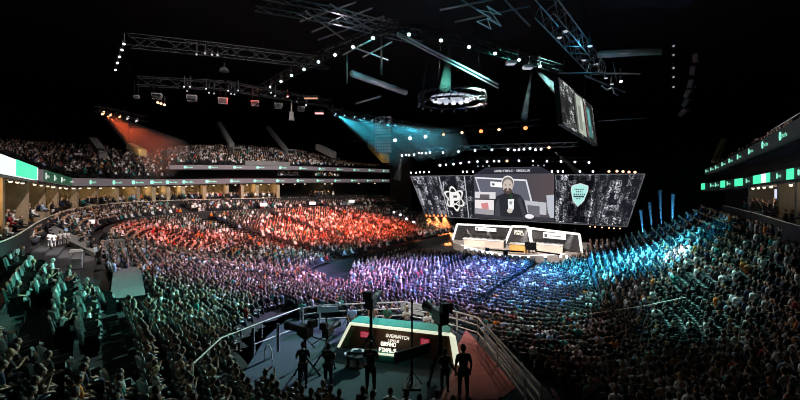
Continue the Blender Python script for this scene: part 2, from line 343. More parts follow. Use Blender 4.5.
# ---- a spectator modelled with parts: body (one surface, five-fingered hands), hair, shirt, trousers, shoes
def skinned(verts, edges, rad, sub=1, root=0):
    me = bpy.data.meshes.new('tmp'); me.from_pydata(verts, edges, []); ob = bpy.data.objects.new('tmp', me); COL.objects.link(ob)
    ob.modifiers.new('s', 'SKIN'); sv = me.skin_vertices[0].data
    for i, r in enumerate(rad): sv[i].radius = r if isinstance(r, tuple) else (r, r); sv[i].use_root = (i == root)
    m = ob.modifiers.new('u', 'SUBSURF'); m.levels = sub; m.render_levels = sub
    dg = bpy.context.evaluated_depsgraph_get(); dg.update(); me2 = bpy.data.meshes.new_from_object(ob.evaluated_get(dg)); bpy.data.objects.remove(ob); bpy.data.meshes.remove(me)
    me2.polygons.foreach_set('use_smooth', [True]*len(me2.polygons)); return me2
def join_me(name, mes, material):
    bm = bmesh.new()
    for m in mes: bm.from_mesh(m)
    out = bpy.data.meshes.new(name); bm.to_mesh(out); bm.free(); out.materials.clear(); out.materials.append(material); out.polygons.foreach_set('use_smooth', [True]*len(out.polygons)); return out
def figure(J, name, fingers=True):
    """J: joint dict pelvis chest neck head + per-side shoulder elbow wrist hip knee ankle toe, facing +Y. Returns part meshes."""
    V, E, R = [], [], []
    def ch(pts, rads, start=None):
        prev = start
        for p, r in zip(pts, rads):
            V.append(tuple(p)); R.append(r); i = len(V)-1
            if prev is not None: E.append((prev, i))
            prev = i
        return prev
    pel, chst, nk, hd = [Vector(J[k]) for k in ('pelvis', 'chest', 'neck', 'head')]
    mid = (pel+chst)/2
    ip = ch([pel], [(.15, .11)]); im = ch([mid], [(.135, .095)], ip); ic = ch([chst], [(.15, .1)], im); inn = ch([nk], [.055], ic); hb = ch([hd-Vector((0, 0, .05))], [.06], inn)
    hands = []
    for sgn, k in ((-1, 'L'), (1, 'R')):
        sh, el, wr = [Vector(J[q+k]) for q in ('shoulder', 'elbow', 'wrist')]; hp, kn, an, to = [Vector(J[q+k]) for q in ('hip', 'knee', 'ankle', 'toe')]
        d = (wr-el).normalized(); hand = wr+d*.085
        ch([sh, (sh+el)/2, el, (el+wr)/2, wr, hand], [.062, .052, .043, .038, .028, (.036, .026)], ic)
        hands.append((sgn, hand, d)); ch([hp, (hp+kn)/2, kn, (kn+an)/2, an, to], [.095, .082, .06, .055, .042, .036], ip)
    body = [skinned(V, E, R, 1)]
    side = Vector((1, 0, 0))
    for sgn, h, d in hands:
        w = side-d*side.dot(d); w.normalize(); nrm = d.cross(w).normalized(); nrm = nrm if nrm.z < 0 else -nrm
        for q, ln in zip((-1.5, -.5, .5, 1.5), (.062, .078, .072, .055) if sgn < 0 else (.055, .072, .078, .062)):
            a = h+w*(q*.017); b = a+d*(ln*.55)+nrm*.008; c = b+d*(ln*.4)+nrm*.022
            body.append(skinned([a-d*.03, a, b, c], [(0,1),(1,2),(2,3)], [.010, .010, .009, .007], 1))
        a = h-d*.04-w*(sgn*.03); body.append(skinned([a, a-w*(sgn*.022)+d*.025+nrm*.01, a-w*(sgn*.028)+d*.055+nrm*.02], [(0,1),(1,2)], [.012, .011, .008], 1))
    hm = MB(); hm.sphere(hd+Vector((0, .0, .0)), 1, 14, 10, (.078, .098, .122)); hm.sphere(hd+Vector((0, .03, -.075)), 1, 10, 6, (.05, .06, .05))
    hm.add([hd+Vector(p) for p in ((-.016,.088,-.03),(.016,.088,-.03),(0,.092,.03),(0,.122,-.028),(0,.088,-.042))], [(0,3,2),(3,1,2),(0,4,3),(4,1,3)])
    for sx in (-1, 1): hm.sphere(hd+Vector((sx*.08, -.005, -.01)), 1, 6, 5, (.012, .022, .034))
    hm.sphere(hd+Vector((0, .082, -.066)), 1, 8, 4, (.026, .012, .010))
    body.append(hm.mesh('h', M['skin'])); out = {'body': join_me(name, body, M['skin'])}
    hr = MB(); hr.sphere(hd+Vector((0, -.022, .028)), 1, 14, 9, (.09, .1, .118)); hr.sphere(hd+Vector((0, -.055, -.03)), 1, 10, 6, (.078, .06, .085)); out['hair'] = join_me('hair', [hr.mesh('x', M['hair'])], M['hair'])
    V.clear(); E.clear(); R.clear()
    ip = ch([pel+Vector((0,0,.02))], [(.165, .125)]); im = ch([mid], [(.15, .11)], ip); ic = ch([chst], [(.165, .115)], im); ch([nk-Vector((0,0,.03))], [.075], ic)
    for k in 'LR':
        sh, el = [Vector(J[q+k]) for q in ('shoulder', 'elbow')]; ch([sh, sh.lerp(el, .45), sh.lerp(el, .85)], [.075, .067, .06], ic)
    out['shirt'] = join_me('shirt', [skinned(V, E, R, 1)], M['shirt'])
    V.clear(); E.clear(); R.clear(); ip = ch([pel], [(.168, .122)])
    for k in 'LR':
        hp, kn, an = [Vector(J[q+k]) for q in ('hip', 'knee', 'ankle')]; ch([hp, (hp+kn)/2, kn, (kn+an)/2, an+(kn-an)*.08], [.108, .095, .074, .066, .058], ip)
    out['trousers'] = join_me('trousers', [skinned(V, E, R, 1)], M['trousers'])
    ey = MB()
    for sx in (-1, 1): ey.sphere(hd+Vector((sx*.032, .086, .012)), .0115, 6, 4)
    out['eyes'] = join_me('eyes', [ey.mesh('x', M['dark'])], M['dark'])
    sh = MB()
    for k in 'LR':
        an, to = Vector(J['ankle'+k]), Vector(J['toe'+k]); d = (to-an); d.z = 0; d.normalize(); c = an+d*.06; c.z = min(an.z, to.z)-.005
        sh.sphere(c, 1, 10, 6, (.05+abs(d.x)*.08, .05+abs(d.y)*.09, .045))
    out['shoes'] = join_me('shoes', [sh.mesh('x', M['shoe'])], M['shoe'])
    return out
def seated(lean=0., arms='lap'):
    J = dict(pelvis=(0,-.02,.56), chest=(0,-.02+lean*.4,.93), neck=(0,lean*.6,1.1), head=(0,.03+lean*.8,1.245))
    for s, k in ((-1, 'L'), (1, 'R')):
        J['shoulder'+k] = (s*.185,-.01+lean*.45,1.0); J['hip'+k] = (s*.1,.02,.53); J['knee'+k] = (s*.14,.43,.52); J['ankle'+k] = (s*.14,.46,.09); J['toe'+k] = (s*.15,.6,.045)
        if arms == 'lap': J['elbow'+k] = (s*.25,.03+lean*.4,.75); J['wrist'+k] = (s*.12,.28+lean*.2,.65)
        if arms == 'up': J['elbow'+k] = (s*.28,.2,.98); J['wrist'+k] = (s*.13,.32,1.2)
        if arms == 'clap': J['elbow'+k] = (s*.25,.12,.8); J['wrist'+k] = (s*.07,.32,.95)
    return J
def standing(arms='down', bend=0.):
    J = dict(pelvis=(0,0,.93), chest=(0,.02+bend*.6,1.32-bend*.1), neck=(0,.03+bend,1.5-bend*.2), head=(0,.06+bend*1.25,1.64-bend*.3))
    for s, k in ((-1, 'L'), (1, 'R')):
        J['shoulder'+k] = (s*.19,.01+bend*.75,1.41-bend*.15); J['hip'+k] = (s*.1,0,.89); J['knee'+k] = (s*.12,.03,.49); J['ankle'+k] = (s*.13,-.01,.09); J['toe'+k] = (s*.15,.13,.045)
        if arms == 'down': J['elbow'+k] = (s*.26,-.02,1.12); J['wrist'+k] = (s*.25,.06,.86)
        if arms == 'hold': J['elbow'+k] = (s*.26,.08,1.14); J['wrist'+k] = (s*.14,.33,1.2)
        if arms == 'raise': J['elbow'+k] = (s*.3,.18,1.3); J['wrist'+k] = (s*.2,.4,1.42)
    return J
PARTS_SEAT = ('hair', 'shirt', 'trousers', 'shoes'); PARTS_FULL = PARTS_SEAT+('eyes',)
FIGS = [figure(seated(0, 'lap'), 'spectator'), figure(seated(.14, 'lap'), 'spectator'), figure(seated(.03, 'clap'), 'spectator'), figure(seated(-.03, 'lap'), 'spectator'), figure(seated(.02, 'up'), 'spectator')]
def put_person(fig, name, loc, rz, top, hair, trou, label, group=None, scale=1., parts=PARTS_SEAT, cat='person'):
    o = bpy.data.objects.new(name, fig['body']); COL.objects.link(o); o.location = loc; o.rotation_euler = (0, 0, rz); o.scale = (scale,)*3; tag(o, label, cat, group)
    for p in parts:
        c = bpy.data.objects.new(p, fig[p]); COL.objects.link(c); c.parent = o
        c.color = (*(top if p == 'shirt' else hair if p == 'hair' else trou), 1)
    return o
taken = [q for q in seatpos if q[7]]
vis = [q for q in taken if -5 < q[4] < 805 and q[5] < 403]
vis.sort(key=lambda q: q[1]); indiv = vis[:300]; iid = set(id(q) for q in indiv)
def where(q):
    px, py = q[4], q[5]
    if px < 128: return 'bottom left stand'
    if px < 330: return 'stand left of platform'
    if px < 480: return 'seats by the platform'
    if px < 640: return 'stand right of platform'
    return 'bottom right stand'
byreg = {}
for q in indiv: byreg.setdefault(where(q), {}).setdefault(q[6], []).append(q)
hn = 0
for reg, rows in byreg.items():
    rk = sorted(rows, reverse=True)
    for ri, r in enumerate(rk):
        for si, q in enumerate(sorted(rows[r], key=lambda q: q[4])):
            ti = int(pick(TOPS, 1)[0]); hi = int(pick(HAIRS, 1)[0]); top = tuple(np.array(TOPS[ti][1])*rng.uniform(.8, 1.1))
            put_person(FIGS[int(rng.choice(5, p=[.36,.24,.14,.2,.06]))], 'spectator', q[:3], q[3], top, HAIRS[hi][1], [(.008,.008,.009),(.014,.02,.045),(.1,.09,.07)][int(rng.choice(3, p=[.6,.35,.05]))],
                'spectator in %s top, %s from left, %s nearest row, %s' % (TOPS[ti][0], nth(si), nth(ri), reg), 'seated spectators nearest the camera', float(np.clip(rng.normal(1, .03), .94, 1.06)*np.interp(q[4], [120, 300, 440], [.74, .76, .9])))
rest = [q for q in taken+floorpos if id(q) not in iid and q[7]]+[q for q in upos if q[7]]
near = [q for q in rest if q[1] < 33 and q[6] < 150]; far = [q for q in rest if not (q[1] < 33 and q[6] < 150)]
tag(crowd_mesh('crowd', [(person_template(True), near), (person_template(False), far)], M['crowd']), 'dense seated crowd filling the stands, the arena floor and upper tiers', 'crowd', None, 'stuff')
# ---- seats: those in the near left corner one by one, the others as one mass
def seat_mb(parts=False):
    a, b, c = MB(), MB(), MB()
    a.hexa([(-.23,-.12,.40),(.23,-.12,.40),(.22,.3,.43),(-.22,.3,.43),(-.23,-.12,.46),(.23,-.12,.46),(.22,.3,.48),(-.22,.3,.48)])
    b.hexa([(-.22,-.2,.42),(.22,-.2,.42),(.22,-.13,.42),(-.22,-.13,.42),(-.19,-.3,.9),(.19,-.3,.9),(.19,-.25,.92),(-.19,-.25,.92)])
    for sx in (-.25, .25): c.box((sx, .02, .32), (.03, .34, .64))
    return a, b, c
empties = [q for q in seatpos if not q[7] and -5 < q[4] < 160 and q[5] < 403]; empties.sort(key=lambda q: q[1]); es = empties[:170]; eid = set(id(q) for q in es)
ms = [x.mesh(n, m) for x, n, m in zip(seat_mb(), ('seat_pan', 'backrest', 'armrest_frame'), (M['seatg'], M['seatg'], M['black']))]
rows = {}
for q in es: rows.setdefault(q[6], []).append(q)
for ri, r in enumerate(sorted(rows, reverse=True)):
    for si, q in enumerate(sorted(rows[r], key=lambda q: q[4])):
        o = empty('stadium_seat', q[:3], q[3], 'empty folding seat, %s from left, %s nearest row, left corner' % (nth(si), nth(ri)), 'seat', 'empty seats in the left corner')
        for m in ms:
            c = bpy.data.objects.new(m.name, m); COL.objects.link(c); c.parent = o
mb = MB(); sa, sb, sc_ = seat_mb(); tv = np.array(sa.v+sb.v); tf = sa.f+[tuple(8+i for i in f) for f in sb.f]
crowdseats = [q for q in seatpos+floorpos if id(q) not in eid and q[1] < 45]
tag(crowd_mesh('seats', [((tv, tf, np.full(len(tv), 3)), crowdseats)], M['seat']), 'rows of dark folding seats under the crowd throughout the stands', 'seats', None, 'stuff')
# ================================================================ BUILDING RING: suites, LED ribbons, upper tiers
CEN = uv(38, -22)
class Ring:
    def __init__(s, px, D):
        s.a = np.array([[(p-400)/400*d, d] for p, d in zip(px, D)], float); s.px = np.array(px, float)
        q = np.linspace(0, len(px)-1, 40*(len(px)-1)+1); s.P = cr(s.a, q); s.x = 400+400*s.P[:, 0]/s.P[:, 1]
        T = np.gradient(s.P, axis=0); T /= np.linalg.norm(T, axis=1)[:, None]; N = np.stack([T[:, 1], -T[:, 0]], 1); c = np.array([CEN.x, CEN.y])
        sg = np.sign(np.sum(N*(s.P-c), 1)); s.N = N*sg[:, None]; s.T = T
        s.arc = np.concatenate([[0], np.cumsum(np.linalg.norm(np.diff(s.P, axis=0), axis=1))])
    def arc_at(s, px):
        o = np.argsort(s.x); return np.interp(px, s.x[o], s.arc[o])
    def pos(s, a, off=0.):
        p = np.array([np.interp(a, s.arc, s.P[:, k]+s.N[:, k]*off) for k in (0, 1)]); return p
    def pt(s, px, off, z): p = s.pos(s.arc_at(px), off); return Vector((p[0], p[1], z))
    def dep(s, px): return s.pos(s.arc_at(px))[1]
    def zof(s, px, py): return ZC+(PYH-py)/400*s.dep(px)
def strip(mb, ring, pxs, z0f, z1f, o0, o1):            # a curved wall between two offsets
    for a, b in zip(pxs, pxs[1:]):
        pts = []
        for z in (z0f, z1f):
            pts += [ring.pt(a, o0, z(a)), ring.pt(b, o0, z(b)), ring.pt(b, o1, z(b)), ring.pt(a, o1, z(a))]
        mb.hexa(pts)
LR = Ring([-60,0,36,70,120,180,250,320,392], [15,20,30,42,54,62,68,76,86]); RR = Ring([700,730,765,800,850], [50,40,30,23,18])
def tab(ring, xs, ys): return lambda p: ring.zof(p, 0)*0+ZC+(PYH-np.interp(p, xs, ys))/400*ring.dep(p)
l0 = tab(LR, [-60,0,36,70,120,175,230,300,389], [166,173,180.3,185.8,186,184.8,183.5,182.6,182]); l1 = tab(LR, [-60,0,36,70,120,175,230,300,389], [132,155,168,178,179,179.4,178.6,178.6,179.2])
u0 = tab(LR, [168,230,290,389], [169.3,169.4,169.7,172.6]); u1 = tab(LR, [168,230,290,389], [165,165.2,165.9,169.3])
r0 = tab(RR, [700,745,773,797.5,850], [190,185.6,182,179,171]); r1 = tab(RR, [700,745,773,797.5,850], [184,178,172.5,168,158])
s0 = tab(RR, [706,719,733,753.5,768,787,800,850], [174.5,170.5,164.5,156,150.5,142.5,137,117]); s1 = tab(RR, [706,719,733,753.5,768,787,800,850], [169.5,164,156.5,146,138,127,119,95])
GRN = srgb(70, 225, 165); MINT = srgb(110, 240, 190)
m_rib = mat('ribbon_led_grey', srgb(92, 84, 88), .5, emit=.85, noise=.1, ecol=srgb(92, 84, 88)); m_ribd = mat('ribbon_led_dark', srgb(16, 30, 26), .5, emit=.6, ecol=srgb(16, 34, 28), noise=0)
m_grn = mat('ribbon_led_green', GRN, .5, emit=1.2, noise=0); m_logo = mat('ribbon_logo_mint', (.3, .95, .66), .5, emit=1.15, noise=0); m_wht = mat('ribbon_led_white', (.85, .95, .9), .5, emit=.95, noise=0); m_dg = mat('ribbon_led_deep_green', srgb(14, 70, 50), .5, emit=.8, noise=0)
def logo_bits():
    g = np.zeros((16, 16), int); yy, xx = np.mgrid[0:16, 0:16]; rr = np.hypot(xx-7.5, yy-7.5); g[rr < 8] = 1
    for cy, R in ((10.5, 7.2), (10.8, 4.6), (11.2, 2.2)):
        d = np.abs(np.hypot((xx-7.5)*.75, yy-cy-2)-R); g[(d < .55) & (yy < 12) & (np.abs(xx-7.5) < R*.9+1) & (yy > 2)] = 0
    t = bitmap('Spotify'); out = np.zeros((16, 18+t.shape[1]), int); out[:, :16] = g; out[5:12, 18:] = t; return out
LG = logo_bits()
def logos(mb, ring, pxs, z0, z1, frac=.58, off=-.19):
    for p in pxs:
        za, zb = z0(p), z1(p); h = (zb-za)*frac; c = h/16; zc = (za+zb)/2; ac = ring.arc_at(p); w = LG.shape[1]*c
        d = 1 if ring.pos(ac+1)[0]/ring.pos(ac+1)[1] > ring.pos(ac)[0]/ring.pos(ac)[1] else -1
        for j in range(16):
            i = 0
            while i < LG.shape[1]:
                if LG[j, i]:
                    k = i
                    while k < LG.shape[1] and LG[j, k]: k += 1
                    A = ring.pos(ac+d*(i*c-w/2), off); B = ring.pos(ac+d*(k*c-w/2), off); zt = zc+h/2-j*c
                    mb.add([(A[0], A[1], zt-c), (B[0], B[1], zt-c), (B[0], B[1], zt), (A[0], A[1], zt)], [(0, 1, 2, 3)]); i = k
                else: i += 1
def ribbon(label, ring, xs, z0, z1, lg, base, blocks=(), group=None, extra=()):
    root = empty('ribbon_display', ring.pt(xs[len(xs)//2], 0, z0(xs[len(xs)//2])), 0, label, 'display', group); inv = root.location
    mb = MB(); strip(mb, ring, xs, z0, z1, -.15, .15); mb.cur = 1
    if lg: logos(mb, ring, lg, z0, z1)
    mb.cur = 2
    if extra: logos(mb, ring, extra, z0, z1, .62, -.22)
    mb.build('led_strip', [base, m_logo, m_wht], root).location = -inv
    for (a, b, m) in blocks:
        m3 = MB(); strip(m3, ring, np.linspace(a, b, 4), z0, z1, -.19, -.15); m3.build('led_block', m, root).location = -inv
XL = list(np.linspace(41, 389, 60))
ribbon('long grey ribbon display with green logos above the lit suites', LR, XL, l0, l1, [91,115.5,136.5,155.5,171,187.5,210.8,235,257.8,280,300,319.5,337,353.5,369,384], m_rib, [(41, 70, m_dg)], extra=[44,53,60.5,68])
ribbon('short bright white and green ribbon display at far left edge', LR, list(np.linspace(-45, 35.5, 14)), l0, l1, [], m_wht, [(12.3, 33.6, m_grn)])
ribbon('upper grey ribbon display with green logos under the upper tier', LR, list(np.linspace(169, 389, 40)), u0, u1, [188,213,237.5,260,282.5,302.5,321.5,339.5,356,371,385], m_rib)
ribbon('lower right ribbon display with bright green and white blocks', RR, list(np.linspace(702, 845, 30)), r0, r1, [714,719,731,750.5,782.5,806], m_ribd, [(703,706.5,m_grn),(722.5,727,m_grn),(737,745,m_grn),(756,764.5,m_grn),(764.5,769.5,m_wht),(769.5,773,m_grn),(790.5,797.5,m_grn),(815,830,m_grn)])
ribbon('upper right dark ribbon display with small green logos', RR, list(np.linspace(706, 845, 30)), s0, s1, [709,714,719,725.7,733,741.6,753.5,768,786.7,812], mat('ribbon_led_slate', srgb(30, 34, 34), .5, emit=.6, ecol=srgb(30, 36, 36), noise=0))
# ---- suites behind the ribbon (left)
mb = MB(); cz = lambda p: np.maximum(9.3, 0)+0*p
strip(mb, LR, XL and list(np.linspace(-60, 391, 70)), lambda p: 6.3, lambda p: 6.45, -.4, 5); struct(mb.build('floor_suites', M['concrete']))
mb = MB(); strip(mb, LR, list(np.linspace(-60, 391, 70)), lambda p: l0(p)-.02-.12, lambda p: l0(p)-.02, .2, 5); struct(mb.build('ceiling_suites', M['concrete2']))
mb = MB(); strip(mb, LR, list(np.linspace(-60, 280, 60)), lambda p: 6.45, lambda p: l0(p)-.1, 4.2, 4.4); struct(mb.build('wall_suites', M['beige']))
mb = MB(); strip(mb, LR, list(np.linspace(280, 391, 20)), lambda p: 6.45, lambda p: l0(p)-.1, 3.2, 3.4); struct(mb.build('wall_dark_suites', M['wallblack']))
mb = MB(); strip(mb, LR, list(np.linspace(-60, 391, 70)), lambda p: 5.4, lambda p: 7.15, -.55, -.4); struct(mb.build('trim_1', M['concrete']))
mb = MB(); mb.path([LR.pt(p, -.48, 7.22) for p in np.linspace(-60, 270, 60)], .035, 5); tag(mb.build('balcony_rail', M['rail']), 'long pale handrail along the front of the left suites', 'railing')
mb = MB()
for p in (11.5, 34, 50, 62, 81, 100, 120, 140, 155, 169.5, 184, 205, 227.5, 243, 258, 279): 
    a = LR.arc_at(p); 
    w = .5 if p > 20 else .6
    A0, A1, B1, B0 = LR.pos(a-w/2, .3), LR.pos(a+w/2, .3), LR.pos(a+w/2, 4.2), LR.pos(a-w/2, 4.2)
    zt = l0(p)-.1; mb.hexa([(*q, 6.45) for q in (A0, A1, B1, B0)]+[(*q, zt) for q in (A0, A1, B1, B0)])
struct(mb.build('wall_suite_partitions', M['beige']))
def plight(name, loc, col, power, r=.15):
    l = bpy.data.lights.new(name, 'POINT'); l.color = col; l.energy = power; l.shadow_soft_size = r; o = bpy.data.objects.new(name, l); COL.objects.link(o); o.location = loc; return o
for p, w in ((4, 260), (22, 50), (42, 45), (56, 40), (71, 45), (90, 50), (110, 52), (130, 52), (147, 50), (162, 48), (177, 55), (194, 60), (216, 60), (250, 66), (268, 66), (329, 110)):
    plight('suite_light', LR.pt(p, 1.6, float(l0(p))-.75), (1, .72, .36) if p > 8 else (1, .6, .25), w)
down = [21.5,27.5,32,36,43,49,55,60,66,72,79,85,94,105,117,127,139,148,160,176,181,187,193,206,214,236,242,248,262,270,284,296,306,326,333,360,376]
for i, p in enumerate(down):
    o = MB(); c = LR.pt(p, .5, float(l0(p))-.14); o.tube((0, 0, -.1), (0, 0, .03), .13 if p < 60 else .17, 8); ob = o.build('downlight', M['white']); ob.location = c
    e = MB(); e.sphere((0, 0, -.13), .11 if p < 60 else .16, 8, 5, (1, 1, .6)); e.build('lens', LENS['suite'], ob); tag(ob, 'small round downlight, %s from left under the suite ceiling' % nth(i), 'downlight', 'suite downlights')
# people standing and sitting on the suite balconies
bal = []
for p in np.arange(-8, 338, .5):
    if 280 < p < 317: continue
    if rng.random() < .72:
        q = LR.pt(p+rng.uniform(-.4, .4), rng.uniform(.1, 3.4), 6.45+rng.choice([.1, .5, .65])); g = uv(50, -20)-q; bal.append([q.x, q.y, q.z, math.atan2(-g.x, g.y)])
for p in np.arange(735, 812, .7):
    if rng.random() < .8:
        q = RR.pt(p+rng.uniform(-.4, .4), rng.uniform(.1, 3.), 6.9+rng.choice([.1, .45])); g = uv(50, -20)-q; bal.append([q.x, q.y, q.z, math.atan2(-g.x, g.y)])
for p in list(np.arange(280, 300, 1.2))+list(np.arange(316, 342, 1.2))+list(np.arange(170, 176, 1.2)):
    q = LR.pt(p, .6+rng.uniform(0, 1.), float(l1(p))+.05); g = uv(50, -20)-q; bal.append([q.x, q.y, q.z, math.atan2(-g.x, g.y)])
tag(crowd_mesh('balcony_crowd', [(person_template(False), bal)], M['crowd']), 'guests packed along the balconies of the suites at both sides', 'crowd', None, 'stuff')
for p in (288, 322, 334): plight('press_light', LR.pt(p, .2, float(u0(p))-.1), (1, .85, .6), 45)
# press level between the ribbons, and upper tiers
mb = MB(); strip(mb, LR, list(np.linspace(168, 391, 40)), l1, u0, 2.4, 2.6); strip(mb, LR, list(np.linspace(168, 391, 40)), lambda p: u0(p)-.1, u0, .15, 2.6); struct(mb.build('wall_press_level', M['wallblack']))
def tier():
    xs = np.linspace(-60, 392, 90); mb = MB(); n = len(xs); R = 15
    def pr(p, t):
        Y = UD(p)*(1+.22*t)+.3; z0 = deck0_z(p); z1 = max(ZC+(PYH-top_py(p)-2)/400*UD(p)*1.2-1.2, z0+.3); return at(p, 0, Y), z0+(z1-z0)*t
    for r in range(R):
        b = len(mb.v); vs = []
        for (t, tz) in ((r/R, r/R), ((r+1)/R, r/R), ((r+1)/R, (r+1)/R)):
            for p in xs: q, _ = pr(p, t); vs.append((q.x, q.y, pr(p, tz)[1]-.12))
        mb.add(vs, [(i, i+1, n+i+1, n+i) for i in range(n-1)]+[(n+i, n+i+1, 2*n+i+1, 2*n+i) for i in range(n-1)])
    struct(mb.build('upper_seating_terrace', M['concrete']))
tier()
def tierpt(p, t, up=0.):
    Y = UD(p)*(1+.22*t)+.3; z0 = deck0_z(p); z1 = max(ZC+(PYH-top_py(p)-2)/400*UD(p)*1.2-1.2, z0+.3); q = at(p, 0, Y); q.z = z0+(z1-z0)*t+up; return q
def ramp(a, b, w, h, m, name, label, cat, group=None):     # a sloping slab or stair wall from a to b
    a, b = Vector(a), Vector(b); d = b-a; s = Vector((d.y, -d.x, 0)); s = s.normalized()*w/2 if s.length > .01 else Vector((w/2, 0, 0)); k = MB(); U = Vector((0, 0, h))
    k.hexa([a-s, a+s, b+s, b-s, a-s+U, a+s+U, b+s+U, b-s+U]); o = k.build(name, m, origin=a); return tag(o, label, cat, group)
def beam(pa, pb, Ya, Yb, w, m, name, label, cat):
    return ramp(at(*pa, Ya), at(*pb, Yb), w, w, m, name, label, cat)
beam((219, 126), (232, 148), 84, 78, .9, M['concrete2'], 'stair_wall', 'pale slanted stair wall rising at the left of the upper tier', 'stair wall')
beam((268, 129.5), (287, 153), 90, 83, .8, M['concrete2'], 'stair_wall', 'pale slanted stair wall rising at the right of the upper tier', 'stair wall')
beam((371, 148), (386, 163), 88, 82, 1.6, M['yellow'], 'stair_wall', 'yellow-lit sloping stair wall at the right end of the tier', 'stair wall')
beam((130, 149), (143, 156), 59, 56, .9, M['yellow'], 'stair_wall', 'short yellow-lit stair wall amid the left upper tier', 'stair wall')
beam((93, 144), (103, 158), 55, 50, .9, M['concrete2'], 'stair_wall', 'dim grey stair wall at far left of the upper tier', 'stair wall')
beam((318, 150), (334, 158), 80, 77, 1.2, M['concrete2'], 'stair_wall', 'dim grey stair wall above the right of upper ribbon', 'stair wall')
plight('stair_lamp', at(379, 152, 80), (1, .75, .35), 120); plight('stair_lamp', at(136, 148, 55), (1, .8, .4), 40); plight('stair_lamp', at(225, 136, 76), (.9, .9, 1), 60); plight('stair_lamp', at(277, 140, 80), (.9, .9, 1), 60)
def portal(px, py, w, h, label):
    Y = UD(px)*1.13; c = at(px, py, Y); W_, H_ = w/400*Y, h/400*Y; rt = empty('portal', c, math.atan2(-(CEN-c).x, (CEN-c).y)+math.pi, label, 'portal', 'tier entrance portals'); a = MB()
    a.box((-W_/2-.15, 0, H_/2), (.3, 1.6, H_)); a.box((W_/2+.15, 0, H_/2), (.3, 1.6, H_)); a.box((0, 0, H_+.15), (W_+.6, 1.6, .3)); a.build('frame', M['concrete2'], rt)
    b = MB(); b.box((0, .7, H_/2), (W_, .1, H_)); b.build('back_panel', M['beige'], rt)
for px, py, l in ((170, 158, 'pale tier entrance portal at the left end of the upper ribbon'), (236, 155, 'pale tier entrance portal below the first slanted stair wall'), (290, 157, 'pale tier entrance portal below the second slanted stair wall')): portal(px, py, 7, 6, l)
plight('portal_lamp', at(170, 154, 62), (1, .8, .5), 45)
mb = MB(); mb.hexa([LR.pt(245, -.1, 12.9), LR.pt(290, -.1, 12.9), LR.pt(290, .3, 12.9), LR.pt(245, .3, 12.9), LR.pt(245, -.1, 13.6), LR.pt(290, -.1, 13.6), LR.pt(290, .3, 13.6), LR.pt(245, .3, 13.6)]); tag(mb.build('press_table_front', M['concrete2']), 'pale press table front on top of the upper ribbon', 'press table')
# ---- right side: suites, upper tier
XR = list(np.linspace(700, 846, 24)); zf = 6.75
mb = MB(); strip(mb, RR, XR, lambda p: zf, lambda p: zf+.15, -.4, 5); struct(mb.build('floor_right_suites', M['concrete']))
mb = MB(); strip(mb, RR, XR, lambda p: r0(p)-.15, lambda p: r0(p)-.02, .2, 5); struct(mb.build('ceiling_right_suites', M['concrete2']))
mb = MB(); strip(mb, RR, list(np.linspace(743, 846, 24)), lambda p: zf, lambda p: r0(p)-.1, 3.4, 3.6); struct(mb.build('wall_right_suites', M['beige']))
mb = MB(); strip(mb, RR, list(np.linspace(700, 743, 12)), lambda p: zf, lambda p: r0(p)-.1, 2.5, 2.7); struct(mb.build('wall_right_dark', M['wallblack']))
mb = MB(); strip(mb, RR, list(np.linspace(729, 846, 24)), lambda p: 4.2, lambda p: 7.55, -.55, -.4); struct(mb.build('trim_2', M['concrete']))
mb = MB(); mb.path([RR.pt(p, -.48, 7.62) for p in np.linspace(729, 846, 24)], .03, 5)
tag(mb.build('balcony_rail', M['rail']), 'pale handrail along the front of the right suites', 'railing')
mb = MB()
for p in (744.5, 772, 789):
    a = RR.arc_at(p); q = [RR.pos(a-.2, .3), RR.pos(a+.2, .3), RR.pos(a+.2, 3.4), RR.pos(a-.2, 3.4)]; mb.hexa([(*x, zf) for x in q]+[(*x, float(r0(p))-.1) for x in q])
struct(mb.build('wall_right_partitions', M['concrete2']))
for i, (p, py) in enumerate(((747,189.5),(752,189.5),(757.5,189.5),(764,190),(771.5,188),(782.5,188),(789,187.5),(794,187))):
    c = RR.pt(p, .4, float(r0(p))-.17); o = MB(); o.tube((0, 0, -.06), (0, 0, .06), .1, 8); ob = o.build('downlight', M['white']); ob.location = c; e = MB(); e.sphere((0, 0, -.11), .1, 8, 5); e.build('lens', LENS['suite'], ob); tag(ob, 'small round downlight, %s from left under the right suite ceiling' % nth(i), 'downlight', 'right suite downlights')
for p in (755, 766, 780, 796): plight('suite_light', RR.pt(p, 1.3, float(r0(p))-.6), (1, .72, .42), 42)
c = RR.pt(762.5, .9, 9.1); tv = empty('television', c, math.atan2(-(CEN-c).x, (CEN-c).y)+math.pi, 'small bright television on the wall of the right suite', 'television'); a = MB(); a.box((0, 0, 0), (1.3, .08, .8)); tc = a.build('casing', M['black'], tv); a = MB(); a.box((0, -.05, 0), (1.2, .02, .7)); a.build('tv_screen', mat('tv_picture', (.75, .75, 1), .4, emit=.9, noise=0), tc)
mb = MB(); strip(mb, RR, list(np.linspace(702, 846, 24)), r1, s0, 1.8, 2.0); struct(mb.build('wall_right_glass_level', mat('smoked_glass', (.03, .03, .03), .25)))
mb = MB()
for r in range(8):
    o = .4+r*.9; h = r*.55
    strip(mb, RR, list(np.linspace(708, 846, 24)), lambda p: s0(p), lambda p: s1(p)*1.0-.3+h, o, o+.9)
struct(mb.build('upper_right_terrace', M['concrete']))
pts = [RR.pt(p, 1.2, float(s1(p))+1.3) for p in np.linspace(752, 846, 14)]; rt = empty('tier_railing', pts[0], 0, 'thin pale railing on the right upper tier', 'railing'); mb = MB(); mb.path([q-pts[0] for q in pts], .03, 5); mb.build('top_rail', M['rail'], rt)
for q in pts[::2]: k = MB(); k.tube(q-pts[0], q-pts[0]-Vector((0, 0, 1.3)), .025, 5); k.build('post', M['rail'], rt)
up2 = []
